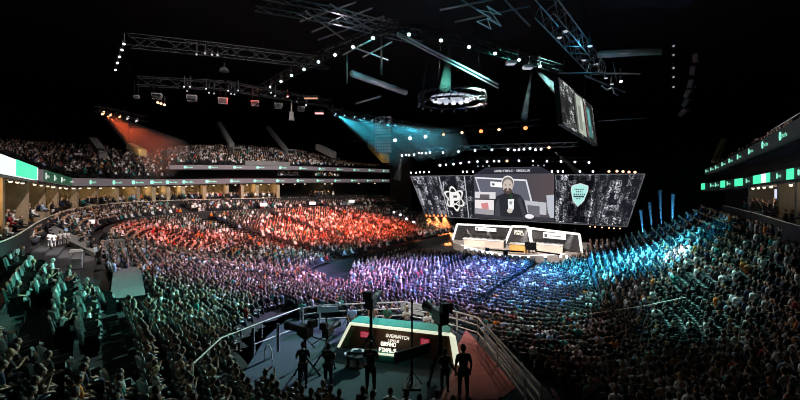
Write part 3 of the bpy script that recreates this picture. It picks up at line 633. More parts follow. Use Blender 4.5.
for r in range(8):
    for p in np.arange(712, 806, 2.2):
        if rng.random() < .45: q = RR.pt(p, .85+r*.9, float(s1(p))-.3+r*.55); g = uv(50, -20)-q; up2.append([q.x, q.y, q.z, math.atan2(-g.x, g.y)])
tag(crowd_mesh('upper_right_crowd', [(person_template(False), up2)], M['crowd']), 'sparse crowd on the dark right upper tier', 'crowd', None, 'stuff')
for (a, b, l) in (((713, 163), (723, 141), 'first'), ((717, 163), (725, 141), 'second')): beam(a, b, 47, 52, .35, M['yellow'], 'tier_handrail', '%s of two slanted dim yellow handrails above the right ribbon' % l, 'handrail')
# ---- gangway slab, sloping wall and portal boxes in the left stands
s_, t_, P0 = on_bowl(127, 308); s2_, t2_, P1 = on_bowl(127, 278)
ramp(P0+Vector((0, 0, .3)), P1+Vector((0, 0, .4)), 1.3, .2, M['concrete2'], 'vomitory_roof', 'grey concrete roof slab over the vomitory among the left crowd', 'concrete slab')
a0 = on_bowl(46, 232)[2]; a1 = on_bowl(102, 258)[2]; ramp(a1+Vector((0, 0, .1)), a0+Vector((0, 0, .1)), 1.0, .3, M['concrete2'], 'stair_wall', 'dark sloping stair wall above the empty left seat blocks', 'stair wall')
a0 = on_bowl(111, 250)[2]; k = MB(); k.box((0, 0, .4), (1.5, .9, .8)); o = k.build('portal_box', M['concrete2']); o.location = a0; o.rotation_euler.z = .9; tag(o, 'red-lit concrete portal box at left of the red crowd', 'portal')
def white_sign(px, py, w, h, label, e=.8):
    c = on_bowl(px, py)[2]; g = -Vector((c.x, c.y, 0)); rt = empty('info_screen', c, math.atan2(-g.x, g.y)+math.pi, label, 'screen', 'small bright screens in the stands'); Y = c.y; W_, H_ = w/400*Y, h/400*Y
    a = MB(); a.box((0, 0, .9+H_/2), (W_, .12, H_)); a.build('panel', M['white'], rt); a = MB(); a.box((0, -.08, .9+H_/2), (W_*.92, .04, H_*.9)); a.build('lit_face', mat('lit_face', (.95, .93, .9), .5, emit=e, noise=0), rt); a = MB(); a.tube((0, 0, -.3), (0, 0, .95), .05); a.build('post', M['black'], rt)
for q in ((92, 233, 5, 4, 'small bright screen at the left of the dim crowd'), (264, 212, 7, 3.4, 'small bright screen, leftmost above the red crowd'), (312, 210, 6.5, 3, 'small bright screen in the middle above the red crowd'), (352, 207.5, 6, 3, 'small bright screen, rightmost above the red crowd')): white_sign(*q)
# cross-aisle wall behind the red section
mb = MB(); ss = np.linspace(.6, 5.6, 60); A = bowl(ss, .775); B = bowl(ss, .79)
for i in range(59): mb.hexa([A[i], A[i+1], B[i+1], B[i], A[i]+[0, 0, .95], A[i+1]+[0, 0, .95], B[i+1]+[0, 0, .95], B[i]+[0, 0, .95]])
struct(mb.build('trim_3', M['concrete']))
# hall shell
mb = MB(); mb.box((0, 0, -.1), (10, 10, .2)); mb.v = []; mb.f = []; mb.mi = []; mb.hexa([(-120,-40,-.3),(120,-40,-.3),(120,160,-.3),(-120,160,-.3),(-120,-40,0),(120,-40,0),(120,160,0),(-120,160,0)]); struct(mb.build('floor', M['floor']))
for n, p, d in (('wall_back', (0, 140, 17), (220, 1, 34)), ('wall_left', (-95, 50, 17), (1, 180, 34)), ('wall_right', (95, 50, 17), (1, 180, 34)), ('wall_front', (0, -35, 17), (190, 1, 34)), ('ceiling', (0, 50, 34.5), (190, 180, 1))):
    mb = MB(); mb.box(p, d); struct(mb.build(n, M['ceil']))
# ================================================================ STAGE
SL = Vector((1.97, 78.7, 0)); SD = Vector((.835, -.551, 0)); SN = Vector((-.551, -.835, 0))     # screen line, and towards the audience
def onscr(px, py, fwd=0.):
    k = (px-400)/400; o = SL+SN*fwd; a = (k*o.y-o.x)/(SD.x-k*SD.y); P = o+SD*a; P.z = ZC+(PYH-py)/400*P.y; return P
ZT, ZB = 11.15, 3.5
def flat(p, z): q = Vector(p); q.z = z; return q
tl, tr, bl, br = [flat(onscr(*p), z) for p, z in (((410.5, 175), ZT), ((645, 175.5), ZT), ((426, 214.5), ZB), ((627, 229), ZB))]
def boxes_noise(H, W, seed, dens):
    g = np.random.default_rng(seed); a = g.random((H, W))**4*1.1; b = np.kron(g.random((H//9+1, W//7+1))**2.2*2.4, np.ones((9, 7)))[:H, :W]*np.kron(g.random((1, W//3+1))*1.3+.2, np.ones((1, 3)))[:, :W]
    for _ in range(90):
        x, y = g.integers(0, W), g.integers(0, H); w, h = g.integers(2, 12), g.integers(4, 26); b[y:y+h, x:x+w] *= g.choice([.25, .5, 1.35, 1.5])
    for _ in range(14):
        x = g.integers(0, W); b[:, x:x+g.integers(1, 5)] *= g.choice([.3, 1.7])
    for _ in range(7):
        x, y = g.integers(0, W), g.integers(0, H); w, h = g.integers(8, 20), g.integers(4, 14); b[y:y+h, x:x+w] *= .12
    r = a*b*dens
    return np.clip(r, 0, 1.0)
led_m = led('led_wall', 1.0)
def wing(px0, px1, seed, draw):
    """picture of one wing, sampled in photo-like coordinates"""
    W, H = int((px1-px0)*3), 150; n = boxes_noise(H//2, W//2+1, seed, .9); n = np.kron(n, np.ones((2, 2)))[:H, :W]
    img = np.stack([n*.92+.012, n*.93+.013, n+.018], -1); xx, yy = np.meshgrid(px0+(np.arange(W)+.5)/W*(px1-px0), (np.arange(H)+.5)/H); draw(img, xx, yy); return img
def seg(xx, yy, a, b, w):
    a, b = np.array(a, float), np.array(b, float); d = b-a; t = np.clip(((xx-a[0])*d[0]+(yy-a[1])*d[1])/(d@d), 0, 1); return np.hypot(xx-a[0]-t*d[0], yy-a[1]-t*d[1]) < w
def poly(img, xx, yy, pts, c, k=1.): m = inpoly(xx, yy, pts); img[m] = img[m]*(1-k)+np.array(c)*k
def drawL(img, xx, yy):
    X = (xx-452.5); Y = (yy-.55)*39
    dk = np.hypot(X/11, Y/13) < 1; img[dk] *= .3
    for ang in (.5, -.62, 1.45):
        c, s = math.cos(ang), math.sin(ang); p, q = X*c+Y*s, -X*s+Y*c; r = np.hypot(p/10.8, q/4.4); img[np.abs(r-1) < .1] = (.85, .83, .8)
    poly(img, X, Y, [(-7, 8), (-3.6, -6), (5, -6.3), (7, -3), (6, .5), (2, 2), (-1, 2), (-3, 8)], (.95, .92, .88)); poly(img, X, Y, [(-.9, -3), (3.2, -3), (3, -.8), (-1.3, -.8)], (.06, .06, .07))
    poly(img, xx, yy, [(428, .85), (440, .85), (440, 1), (428, 1)], (.35, .33, .38), .5)
    for x0 in (441, 466): img[(np.abs(xx-x0-(yy-.5)*2) < .5)] = (.5, .5, .52)
def drawR(img, xx, yy):
    X = (xx-583.5); Y = (yy-.42)*50
    dk = (np.abs(X) < 14) & (yy > .03) & (yy < .97); img[dk] *= .35
    sh = [(-8.5, -9), (0, -11.5), (8.5, -9), (8.7, -4), (6, 5), (0, 11), (-6, 5), (-8.7, -4)]; poly(img, X, Y, [(x*1.09, y*1.07) for x, y in sh], (.75, .82, .82)); poly(img, X, Y, sh, (.45, .85, .8))
    b = bitmap('SHOCK') if False else None
    for y0, a, c in ((-6, 5.5, .12), (-3.6, 3.5, .1), (-.9, 6.8, .1), (3.4, 3.2, .12)):
        m = (np.abs(Y-y0) < .65) & (np.abs(X) < a) & ((np.floor(X*1.3) % 3) > 0); img[m] = (.06, c, .13)
    m = (np.abs(Y-1.2) < .9) & (np.abs(X) < 6.3); img[m] = (.03, .07, .08)
bx0, bx1 = 475, 553
rs = empty('video_wall', flat(onscr(527, 226), ZB), 0, 'giant three-part video wall behind the stage showing the host', 'video wall')
def scr_child(o): o.parent = rs; o.location = -rs.location; return o
# wings: split the trapezium at the centre panel
def on_edge(px, z): return flat(onscr(px, 200), z)
scr_child(raster_panel('left_wing_picture', tl, on_edge(476, ZT), bl, on_edge(476, ZB), wing(410, 476, 3, drawL), led_m))
scr_child(raster_panel('right_wing_picture', on_edge(552, ZT), tr, on_edge(552, ZB), br, wing(552, 645, 9, drawR), led_m))
# centre picture
CW, CH = 312, 216; xx, yy = np.meshgrid(474+(np.arange(CW)+.5)/CW*80, 167.5+(np.arange(CH)+.5)/CH*54)
ct = np.zeros((CH, CW, 3)); ct[:] = srgb(66, 66, 74); mm = np.clip((xx-515)/40, 0, 1)[..., None]; ct = ct*(1-mm)+np.array(srgb(82, 72, 74))*mm
cp = lambda pts, c, k=1.: poly(ct, xx, yy, [(470+x/5.711, 160+y/5.711) for x, y in pts], srgb(*c), k)
cp([(20,45),(490,45),(490,82),(20,82)], (38,38,48)); cp([(30,100),(330,115),(360,245),(60,195)], (92,94,106)); 
def cl(a, b, w, c): ct[seg(xx, yy, (470+a[0]/5.711, 160+a[1]/5.711), (470+b[0]/5.711, 160+b[1]/5.711), w)] = srgb(*c)
cl((32,103), (332,120), .75, (222,222,226)); cl((332,120), (362,245), .75, (205,205,212)); cl((32,103), (62,195), .65, (190,190,200))
cp([(126,126),(196,132),(196,163),(126,157)], (238,238,240)); cp([(136,136),(150,138),(150,152),(136,150)], (70,70,80))
cp([(28,190),(156,192),(156,232),(28,230)], (205,202,205)); cp([(60,205),(120,205),(120,232),(60,232)], (92,86,90)); cp([(28,240),(146,240),(146,332),(28,325)], (222,214,214)); cp([(66,262),(110,255),(116,295),(75,300)], (196,128,128)); cp([(28,290),(146,300),(146,332),(28,325)], (150,146,150))
cp([(322,236),(440,246),(440,316),(340,310)], (176,176,182)); cp([(338,262),(405,268),(405,330),(345,322)], (98,98,106)); cp([(440,205),(482,200),(482,330),(462,335),(448,300)], (172,176,186)); cp([(20,330),(490,330),(490,350),(20,350)], (52,52,60))
cp([(146,335),(150,240),(168,212),(205,198),(262,196),(300,206),(322,240),(340,335)], (40,40,46)); cp([(150,335),(158,250),(176,225),(186,335)], (62,62,70)); cp([(205,198),(220,210),(250,210),(258,196),(250,185),(212,185)], (24,24,28)); cp([(282,230),(300,215),(326,300),(338,335),(318,335)], (58,58,66))
def ell(cx, cy, rx, ry, c): m = np.hypot((xx-470-cx/5.711)*5.711/rx, (yy-160-cy/5.711)*5.711/ry) < 1; ct[m] = srgb(*c)
ell(228, 134, 37, 42, (215,212,208)); ell(228, 140, 34, 40, (112,106,104)); ell(228, 156, 29, 42, (186,172,164)); ell(228, 184, 25, 20, (74,64,62)); ell(228, 166, 6, 9, (190,174,166)); ell(228, 180, 10, 4, (150,116,110))
for ex in (215, 241): ell(ex, 147, 5, 3, (46,40,40))
cp([(222,148),(234,148),(236,163),(221,163)], (186,174,166)); ell(247, 214, 9, 20, (38,58,42)); cp([(229,232),(264,230),(262,292),(231,296)], (226,226,226)); cp([(236,244),(254,243),(253,262),(238,263)], (150,152,160)); ell(240, 300, 16, 14, (196,188,182)); ell(350, 328, 24, 13, (222,220,224))
hb = bitmap('GRAND FINALS - BROOKLYN'); x0, x1, yA, yB = 496.2, 531.8, 169.9, 172.3
ix = np.floor((xx-x0)/(x1-x0)*hb.shape[1]).astype(int); iy = np.floor((yy-yA)/(yB-yA)*7).astype(int); ok = (ix >= 0) & (ix < hb.shape[1]) & (iy >= 0) & (iy < 7); m = np.zeros_like(ok); m[ok] = hb[iy[ok], ix[ok]] > 0; ct[m] = (.9, .9, .92)
cut = 12.5; mask = ~(((xx-474)+(yy-167.5)*cut/7 < cut) & (yy < 174.5)) & ~(((554-xx)+(yy-167.5)*cut/7 < cut) & (yy < 174.5))
ZC2T, ZC2B = 12.45, 3.75
def onf(px, z): q = onscr(px, 200, .9); q.z = z; return q
scr_child(raster_panel('centre_picture', onf(474, ZC2T), onf(554, ZC2T), onf(474, ZC2B), onf(554, ZC2B), np.ascontiguousarray(ct), led('led_centre', 1.25), mask=mask))
# frames and backs of the video wall
mb = MB(); off = -SN*.5; e = SN*-.03
mb.prism([tl+e, bl+e, br+e, tr+e], off); scr_child(mb.build('wall_casing', M['black']))
mb = MB(); a, b, c, d = onf(474, ZC2T), onf(554, ZC2T), onf(554, ZC2B), onf(474, ZC2B); w = (b-a).normalized(); ln = (b-a).length*cut/80
mb.prism([d+SN*-.03, c+SN*-.03, b-Vector((0,0,1.13))+SN*-.03, b-w*ln+SN*-.03, a+w*ln+SN*-.03, a-Vector((0,0,1.13))+SN*-.03], -SN*.6); scr_child(mb.build('centre_casing', M['black']))
mb = MB(); s = SN*.04; mb.path([tl+s, tr+s, br+s, bl+s, tl+s], .07, 5); scr_child(mb.build('edge_trim', mat('screen_edge', (.35, .36, .38), .4, emit=.12, ecol=(.6, .62, .65))))
for i, px in enumerate((440, 500, 560, 615)):
    p = flat(onscr(px, 200, -.3), 0); k = MB(); k.box(p+Vector((0, 0, ZB/2)), (.4, .4, ZB)); scr_child(k.build('leg', M['black']))
# ---- deck
rim = [(453, 242.5), (461, 245.3), (470, 247.6), (481, 250.2), (491, 252.2), (500, 253.8), (514, 255.2), (528, 255.8), (546, 255.2), (564, 254.4), (583, 254)]
rimP = [onz(px, py, .95) for px, py in rim]; back = [flat(onscr(590, 200, 1.4), .95), flat(onscr(449, 200, 1.4), .95)]
mb = MB(); mb.prism([flat(p, 0) for p in rimP+back], (0, 0, .95)); o = mb.build('stage_deck', [M['deck']]); o['kind'] = 'structure'
mb = MB(); mb.path([p+Vector((0, 0, .02))-Vector(rimP[5]) for p in rimP[1:10]], .07, 6); o = mb.build('stage_edge_strip', M['glow']); o.location = rimP[5]; tag(o, 'thin white light strip along the curved front of stage', 'light strip')
for i, (px, py) in enumerate(((466,248.8),(472,250),(477.5,251),(483,252.3),(488,253.3),(492,254.2),(500,255.4),(506,256),(513,256.6),(520,257),(528,257.4),(545,257.2),(560,257.4),(566,257.8))):
    P = onz(px, py-1.5, .8); P += Vector((-.2, -.55, 0)); o = MB(); o.box((0, 0, 0), (.3, .3, .26)); ob = o.build('footlight', M['black']); ob.location = P; k = MB(); k.sphere((0, -.12, .05), .17, 8, 5); k.build('lens', LENS['white'], ob); tag(ob, 'small white footlight, %s from left below the front edge of stage' % nth(i), 'light', 'stage footlights')
# ---- white-lit gate frames and signs
def gate(label, feet, pts, sign=None):
    P = [Vector(p) for p in pts]; c = P[0].copy(); rt = empty('lit_stage_arch', c, 0, label, 'stage frame', 'white stage frames'); k = MB(); k.path([p-c for p in P], .16, 6); k.build('light_tube', M['glow'], rt)
    k = MB(); k.prism([p-c-SN*.25 for p in P], -SN*.12); k.build('back_cloth', mat('stage_back_cloth', (.05, .048, .05), .7), rt)
    if sign:
        (x0, y0, x1, y1) = sign; mid = (P[1]+P[2])/2; n = (P[2]-P[1]); n.z = 0; n.normalize(); up = Vector((0, 0, 1))
        cc = at((x0+x1)/2, (y0+y1)/2, mid.y-.4); w = (x1-x0)/400*cc.y/abs(n.x)*.86; h = (y1-y0)/400*cc.y*.8
        s = MB(); q = cc-n*w/2-up*h/2; s.prism([q-c, q+n*w-c, q+n*w+up*h-c, q+up*h-c], SN*.12); s.build('sign_board', mat('sign_white', (.85, .85, .85), .5, emit=.55, noise=0), rt)
        s = MB(); q2 = q+SN*.13+n*w*.06+up*h*.2; s.prism([q2-c, q2+n*h*.5-c, q2+n*h*.5+up*h*.55-c, q2+up*h*.55-c], SN*.02); q3 = q+SN*.13+n*w*.3+up*h*.42; s.prism([q3-c, q3+n*w*.5-c, q3+n*w*.5+up*h*.1-c, q3+up*h*.1-c], SN*.02); s.build('sign_mark', M['concrete2'], rt)
    return rt
FL, FR_ = onz(452.7, 239.6, .95), onz(582, 253.6, .95)
def gl(px, py, foot=None):     # point on the vertical plane through both feet
    k = (px-400)/400; d = FR_-FL; a = (k*FL.y-FL.x)/(d.x-k*d.y); P = FL+d*a; P.z = ZC+(PYH-py)/400*P.y; return P
gate('left white-lit stage frame with a white sign board', None, [gl(452.7, 239.6), gl(457.2, 224.2), gl(511.5, 226.8), gl(506, 243.5)], (475.5, 227, 496, 231.5))
gate('right white-lit stage frame with a white sign board', None, [gl(531.5, 243), gl(530, 228.2), gl(579.4, 234.3), gl(582, 253.6)], (544.5, 232.2, 564.5, 239.5))
g_ = gate('narrow middle white-lit stage frame around the gold plinth', None, [gl(506, 243.8)+SN*.5, gl(513, 226)+SN*.5, gl(529, 226.6)+SN*.5, gl(532.5, 244)+SN*.5])
q = gl(515.5, 229.6)+SN*.62; n = (FR_-FL); n.z = 0; n.normalize()
for i, t in enumerate(('GRAND', 'FINALS')): lettering(t, q-g_.location+Vector((0, 0, -i*.34)), n, Vector((0, 0, -1)), .3, M['text'], 'lettering', g_, SN*.03)
# ---- player desks
def desk(label, x0, y0, x1, y1, h, dep, m):
    A, B = onz(x0, y0, .95), onz(x1, y1, .95); d = (B-A); L = d.length; d.normalize(); nb = Vector((-d.y, d.x, 0)); nb = nb if nb.y > 0 else -nb
    rt = empty('player_desk', A, 0, label, 'desk', 'player desks on stage'); k = MB(); up = Vector((0, 0, 1))
    k.prism([Vector((0,0,0)), d*L, d*L+up*h, up*h], nb*.12); k.build('front_panel', m, rt)
    k = MB(); k.prism([up*h-nb*.1, up*h+d*L-nb*.1, up*h+d*L+nb*dep, up*h+nb*dep], up*.07); k.build('desk_top', M['white'], rt)
    for e in (0, L-.12): k = MB(); k.prism([d*e, d*(e+.12), d*(e+.12)+nb*dep, d*e+nb*dep], up*h); k.build('side_panel', M['dark'], rt)
    k = MB(); k.tube(up*h-nb*.12, up*h+d*L-nb*.12, .05, 5); k.build('light_strip', M['glow'], rt)
    for i in range(6):
        t = (i+.5)/6*L; c = A+d*t+nb*(dep*.55)+up*(h+.07); m_ = empty('monitor', c, math.atan2(d.y, d.x), '%s, %s' % ('player monitor seen from behind', nth(i)+' from left on the '+label.split()[0]+' desk'), 'monitor', 'player monitors'); a = MB(); a.box((0, 0, .3), (.6, .05, .36)); a.build('display_case', M['dark'], m_); a = MB(); a.box((0, .05, .06), (.08, .08, .14)); a.box((0, .05, .01), (.3, .2, .02)); a.build('stand', M['dark'], m_)
        put_person(FIGS[1 if i % 2 else 0], 'player', (A+d*t+nb*(dep+.35)), math.atan2(d.y, d.x)+math.pi, (.02,.02,.03) if label[0] == 'l' else (.1,.05,.03), HAIRS[i % 3][1], (.015,.015,.018), 'person seated %s from left behind the %s player desk' % (nth(i), label.split()[0]), 'players on stage')
m_dw = mat('desk_front_glow', (.86, .74, .62), .5, emit=.2, ecol=(.9, .76, .62), noise=.1)  # faint glow of the panel stands in for bright stage light on it
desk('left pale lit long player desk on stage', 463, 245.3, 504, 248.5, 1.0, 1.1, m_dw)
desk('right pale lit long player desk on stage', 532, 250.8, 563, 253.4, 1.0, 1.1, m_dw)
def plinth():
    A, B = onz(509.5, 251.3, .95), onz(526.5, 252.6, .95); d = B-A; L = d.length; d.normalize(); nb = Vector((-d.y, d.x, 0)); rt = empty('trophy_plinth', A, 0, 'gold-lit plinth box in the middle of stage', 'plinth'); up = Vector((0,0,1)); k = MB()
    k.prism([Vector((0,0,0)), d*L, d*L+up*.95, up*.95], nb*1.2); k.build('plinth_body', mat('plinth_gold_glow', (.9, .5, .14), .5, emit=.25), rt); k = MB(); k.prism([up*.95-nb*.1-d*.1, up*.95+d*(L+.1)-nb*.1, up*.95+d*(L+.1)+nb*1.3, up*.95+nb*1.3-d*.1], up*.08); k.build('top_slab', M['white'], rt)  # gold light on the box is put into its colour and glow
plinth()
for i, (px, py) in enumerate(((527.5, 253), (531, 253.4), (535, 253.6))):
    P = onz(px, py, .95); o = empty('stage_chair', P, 0, 'black chair, %s from left beside the gold plinth' % nth(i), 'chair', 'black chairs on stage'); k = MB(); k.box((0, 0, .5), (.5, .5, .1)); k.build('seat', M['black'], o); k = MB(); k.box((0, .22, .95), (.5, .08, .85)); k.build('backrest', M['black'], o)
    for a in (-.2, .2):
        for b in (-.2, .2): k = MB(); k.tube((a, b, 0), (a, b, .46), .03, 5); k.build('leg', M['black'], o)
P = onz(499, 252.8, .95); o = empty('camera_crane', P, 0, 'long dark camera crane lying across the front of stage', 'camera crane'); E1, E2 = onz(487, 249.5, 1.7)-P, onz(524, 252, 1.5)-P
k = MB(); k.tube(E1, E2, .1, 6); k.build('arm', M['black'], o); k = MB(); k.box(E1, (.4, .4, .4)); k.build('camera_head', M['dark'], o); k = MB(); k.box((E1+E2)/2-Vector((0, 0, .35)), (.5, .5, .5)); k.build('pivot', M['black'], o)
E1, E2 = onz(535, 251, 1.7), onz(560, 254.6, 1.4); o = MB(); o.tube((0,0,0), E2-E1, .1, 6); ob = o.build('cable_tray', M['black']); ob.location = E1; tag(ob, 'dark rail lying in front of the right player desk', 'rail')
# curtains and black drape left of the screen
mb = MB(); A, B = flat(onscr(390, 200, -2), 0), flat(onscr(411, 200, -2), 0); mb.prism([A, B, B+Vector((0,0,16)), A+Vector((0,0,16))], -SN*.2); tag(mb.build('black_curtain', M['wallblack']), 'tall black curtain closing the gap left of the video wall', 'curtain')
# handrail with bulbs down the end of the left stand
pts = [at(x, y, D) for x, y, D in ((376, 198, 84), (384, 201, 82), (391, 207, 79), (394, 212, 77), (400, 217, 75), (408, 221, 73), (415, 224, 71))]
o = empty('stair_handrail', pts[0], 0, 'pale curved handrail running down the far end of left stand', 'railing'); k = MB(); k.path([p-pts[0] for p in pts], .1, 5); k.build('top_rail', M['concrete2'], o)
for p in pts[::2]: k = MB(); k.tube(p-pts[0], p-pts[0]-Vector((0,0,1.1)), .05, 5); k.build('post', M['concrete2'], o)
for i, (px, py) in enumerate(((394, 212.5), (400.5, 215), (406.5, 219), (413.5, 222.5))):
    c = at(px, py, 74-(px-394)*.12); o = MB(); o.tube((0, 0, -.5), (0, 0, 0), .06, 5); ob = o.build('stair_lamp_post', M['black']); ob.location = c; k = MB(); k.sphere((0, 0, .05), .17, 8, 5); k.build('bulb', LENS['white'], ob); tag(ob, 'small white stair lamp, %s from top at far end of left stand' % nth(i), 'lamp', 'stair lamps')
# ================================================================ OVERHEAD RIG
def fixture(P, aim, r, lens, label, group, name='spotlight', cat='spotlight', bar=None, depth=.55):
    P = Vector(P); d = (Vector(aim)-P).normalized(); q = d.to_track_quat('Z', 'Y').to_matrix().to_4x4(); o = MB()
    o.tube((0, 0, -depth), (0, 0, 0), r*.8, 8, r*1.05); ob = o.build(name, M['black']); ob.matrix_world = Matrix.Translation(P) @ q
    k = MB(); k.sphere((0, 0, 0), r, 8, 6, (1, 1, .5)); k.build('lens', LENS[lens], ob)
    k = MB(); qi = q.to_3x3().inverted(); up = qi @ Vector((0, 0, 1)); k.tube(Vector((0, 0, -depth/2)), Vector((0, 0, -depth/2))+up*.8, .05, 5); k.build('yoke', M['black'], ob)
    return tag(ob, label, cat, group)
def truss(pts, label, w=.45, m='steel', name='lighting_truss', cat='truss', step=1.1, chord=.05):
    """square lattice truss along a path"""
    o0 = Vector(pts[0]); rt = empty(name, o0, 0, label, cat); k, l = MB(), MB(); P = [Vector(p)-o0 for p in pts]; U = Vector((0, 0, w/2))
    for a, b in zip(P, P[1:]):
        d = b-a; L = d.length; s = Vector((d.y, -d.x, 0)); s = s.normalized()*w/2 if s.length > 1e-4 else Vector((w/2, 0, 0)); up = s.cross(d).normalized()*w/2
        c4 = [s+up, -s+up, -s-up, s-up]
        for c in c4: k.tube(a+c, b+c, chord, 4, cap=False)
        n = max(1, int(L/step))
        for i in range(n):
            p, q = a+d*(i/n), a+d*((i+1)/n)
            for x in range(4):
                c, e = (c4[x], c4[(x+1) % 4]) if i % 2 else (c4[(x+1) % 4], c4[x]); l.tube(p+c, q+e, chord*.6, 3, cap=False)
    k.build('chords', M[m], rt); l.build('lattice', M[m], rt); return rt
STG = uv(58, -22, 1.5)
def row(pxs, fn, r, lens, rowname, aimf=None, special={}):
    for i, (px, py) in enumerate(pxs):
        P = fn(px, py); ln = special.get(i, lens); aim = aimf(P) if aimf else P*0+Vector((P.x*.6, P.y*.45, 2)); rr = r*(1.35 if i in special else 1)
        fixture(P, aim, rr, ln, '%s spotlight, %s from left in %s' % ({'white':'white','warm':'warm white','orange':'orange','cyan':'cyan-white','mint':'mint-white','dim':'dim white','red':'red'}[ln], nth(i), rowname), 'spotlights: '+rowname)
rowA = [(395,140.3),(410,138.2),(425.5,136.5),(443.5,134.6),(462,132.6),(481,131.2),(499,129.6),(525.5,128)]
row(rowA, lambda x, y: onu(x, y, 52), .2, 'warm', 'the bright sagging row above stage', None, {0:'white', 1:'white', 2:'white', 5:'orange', 7:'orange'})
truss([onu(x, y-2.2, 52.3) for x, y in ((352,141.5),(425,134.8),(540,124.5))], 'dark lattice truss carrying the bright row above stage', .7, 'black')
rowB = [(402,155.5),(406,154.9),(409,155.3),(414,154.6),(419,152.8),(422,153.2),(426,153.3),(430,152.6),(443,152.6),(458.5,151.6),(475,150.6),(492,150),(508,149.4),(514.5,150),(519,149.8),(524,149.2),(530,148.5),(535.5,149.8),(541,149.2),(549,147.6)]
row(rowB, lambda x, y: onu(x, y, 58), .15, 'white', 'the second row over the video wall', None, {19:'warm'})
truss([onu(x, y-1.7, 58.3) for x, y in ((398,154.5),(445,150.8),(500,148),(578,146))], 'grey lattice truss carrying the second row of lights', .6)
rowC = [(440,165.2),(446,164.8),(453.5,164.2),(460.5,163.2),(469,162.2),(477.5,161.6),(487,161.7),(494,161.2),(499,161.2),(507,161),(519,160.8),(533,161),(547,161.2),(561,161.5),(575,162),(589,162.4)]
row(rowC, lambda x, y: onu(x, y, 62), .15, 'white', 'the third row over the video wall', None, {0:'white', 9:'warm'})
truss([onu(x, y-1.6, 62.3) for x, y in ((436,164.5),(480,160.5),(595,161))], 'dark lattice truss carrying the third row of lights', .6, 'black')
rowC2 = [(478,166.3),(483,166.3),(489,166),(533,165.4),(538,165.6),(544,165.5)]
row(rowC2, lambda x, y: onu(x, y, 63.5), .12, 'dim', 'the short row just above centre screen')
rowD = [(411,172.6),(416,172.6),(420,172.3),(424,172.3),(429,172),(463,171.8),(467,171.7),(473,171.6),(552,171.5),(558,171.5),(563,171.5),(580,171.5),(593,171.5),(609,171.4),(617,171.2),(623,171.5),(629,172),(635,172.2)]
row(rowD, lambda x, y: onscr(x, y, .5), .14, 'white', 'the row on top of video wall', None, {13:'warm', 14:'warm', 15:'warm', 16:'warm', 17:'warm'})
row([(426.5,215.5),(430,215.8),(434,215.5),(438,215.8),(442,215.6),(446,215.8)], lambda x, y: onscr(x, y, .6), .16, 'warm', 'the orange row under left wing', lambda P: uv(52, -38, 0), {0:'orange', 1:'orange', 2:'orange', 3:'orange', 4:'orange', 5:'orange'})
row([(590,226.5),(595,227),(602,227.4),(609,228),(614,228.3),(620,228.5)], lambda x, y: onscr(x, y, .6), .1, 'warm', 'the small row under right wing', lambda P: uv(52, -4, 0))
rowE = [(335,114.2),(344,115.6),(354,117.1),(363.5,118.6),(372,120.2),(380,121.7),(388,123.2),(395,124.8),(403,126.3),(410,127.6),(416.5,129),(422,130),(428,131.2)]
row(rowE, lambda x, y: onv(x, y, -28), .17, 'cyan', 'the cyan row left of stage', lambda P: P+Vector((6, 3, -5)))
truss([onv(x, y-2, -28.2) for x, y in ((330,113.5),(395,124.8),(445,133))], 'dark lattice truss carrying the cyan row of lights', .6, 'black')
rowF = [(373,38),(353,47),(335,55),(318.5,62),(304,69.5),(291.5,75.5),(281,81.5),(270.5,87)]
row(rowF, lambda x, y: onz(x, y, 20), .13, 'mint', 'the high diagonal row at upper left', None, {})
truss([onz(x, y-2.5, 20.4) for x, y in ((395,27),(318.5,60),(262,91))], 'high diagonal dark truss at upper left', .6, 'black')
rowF2 = [(275.5,92),(287.5,97),(297,101.5),(306,105.5)]
row(rowF2, lambda x, y: onz(x, y, 20), .12, 'dim', 'the short descending row at upper left', None, {})
rowG = [(409,34.5),(441,40.5),(469,47),(495,53.5),(519,60),(530,66),(540,66.5)]
row(rowG, lambda x, y: onz(x, y, 20), .13, 'mint', 'the high row running right of centre')
truss([onz(x, y-3, 20.5) for x, y in ((380,27),(441,38),(560,72))], 'high dark truss carrying the mint lights right of centre', .6, 'black')
rowL = [(102.8,113),(110.4,114.7),(119.6,116.4),(127.5,118),(136.5,120.3)]
row(rowL, lambda x, y: onz(x, y, 17.5), .2, 'warm', 'the cluster at far left', lambda P: P+Vector((8, 3, -5)), {0:'warm', 3:'dim', 4:'dim'})
truss([onz(x, y-2.5, 17.8) for x, y in ((96,111.5),(120,116),(146,122))], 'dark truss carrying the warm lights at far left', .6, 'black')
row([(157.8,102.6),(161,103.6),(164.4,104.8)], lambda x, y: onz(x, y, 18), .13, 'warm', 'the close trio at upper left')
row([(124,44),(122,50),(119.5,57),(117.5,63),(115.5,70)], lambda x, y: onz(x, y, 22), .1, 'white', 'the short steep row near left corner')
row([(196.5,54.5),(205,53.5),(212,54.8),(217.5,55.3)], lambda x, y: onz(x, y, 19.5), .08, 'dim', 'the dim row on the upper catwalk')
row([(184,87),(187,91),(190,87),(206,89),(209,93),(214,93.5),(228,91),(231,94),(234.5,94.5),(238,90.5),(271,93),(275,96)], lambda x, y: onz(x, y, 18), .07, 'dim', 'the dim pairs under the lower catwalk')
row([(621,81.5)], lambda x, y: onz(x, y, 17), .1, 'white', 'the lone place at upper right'); 
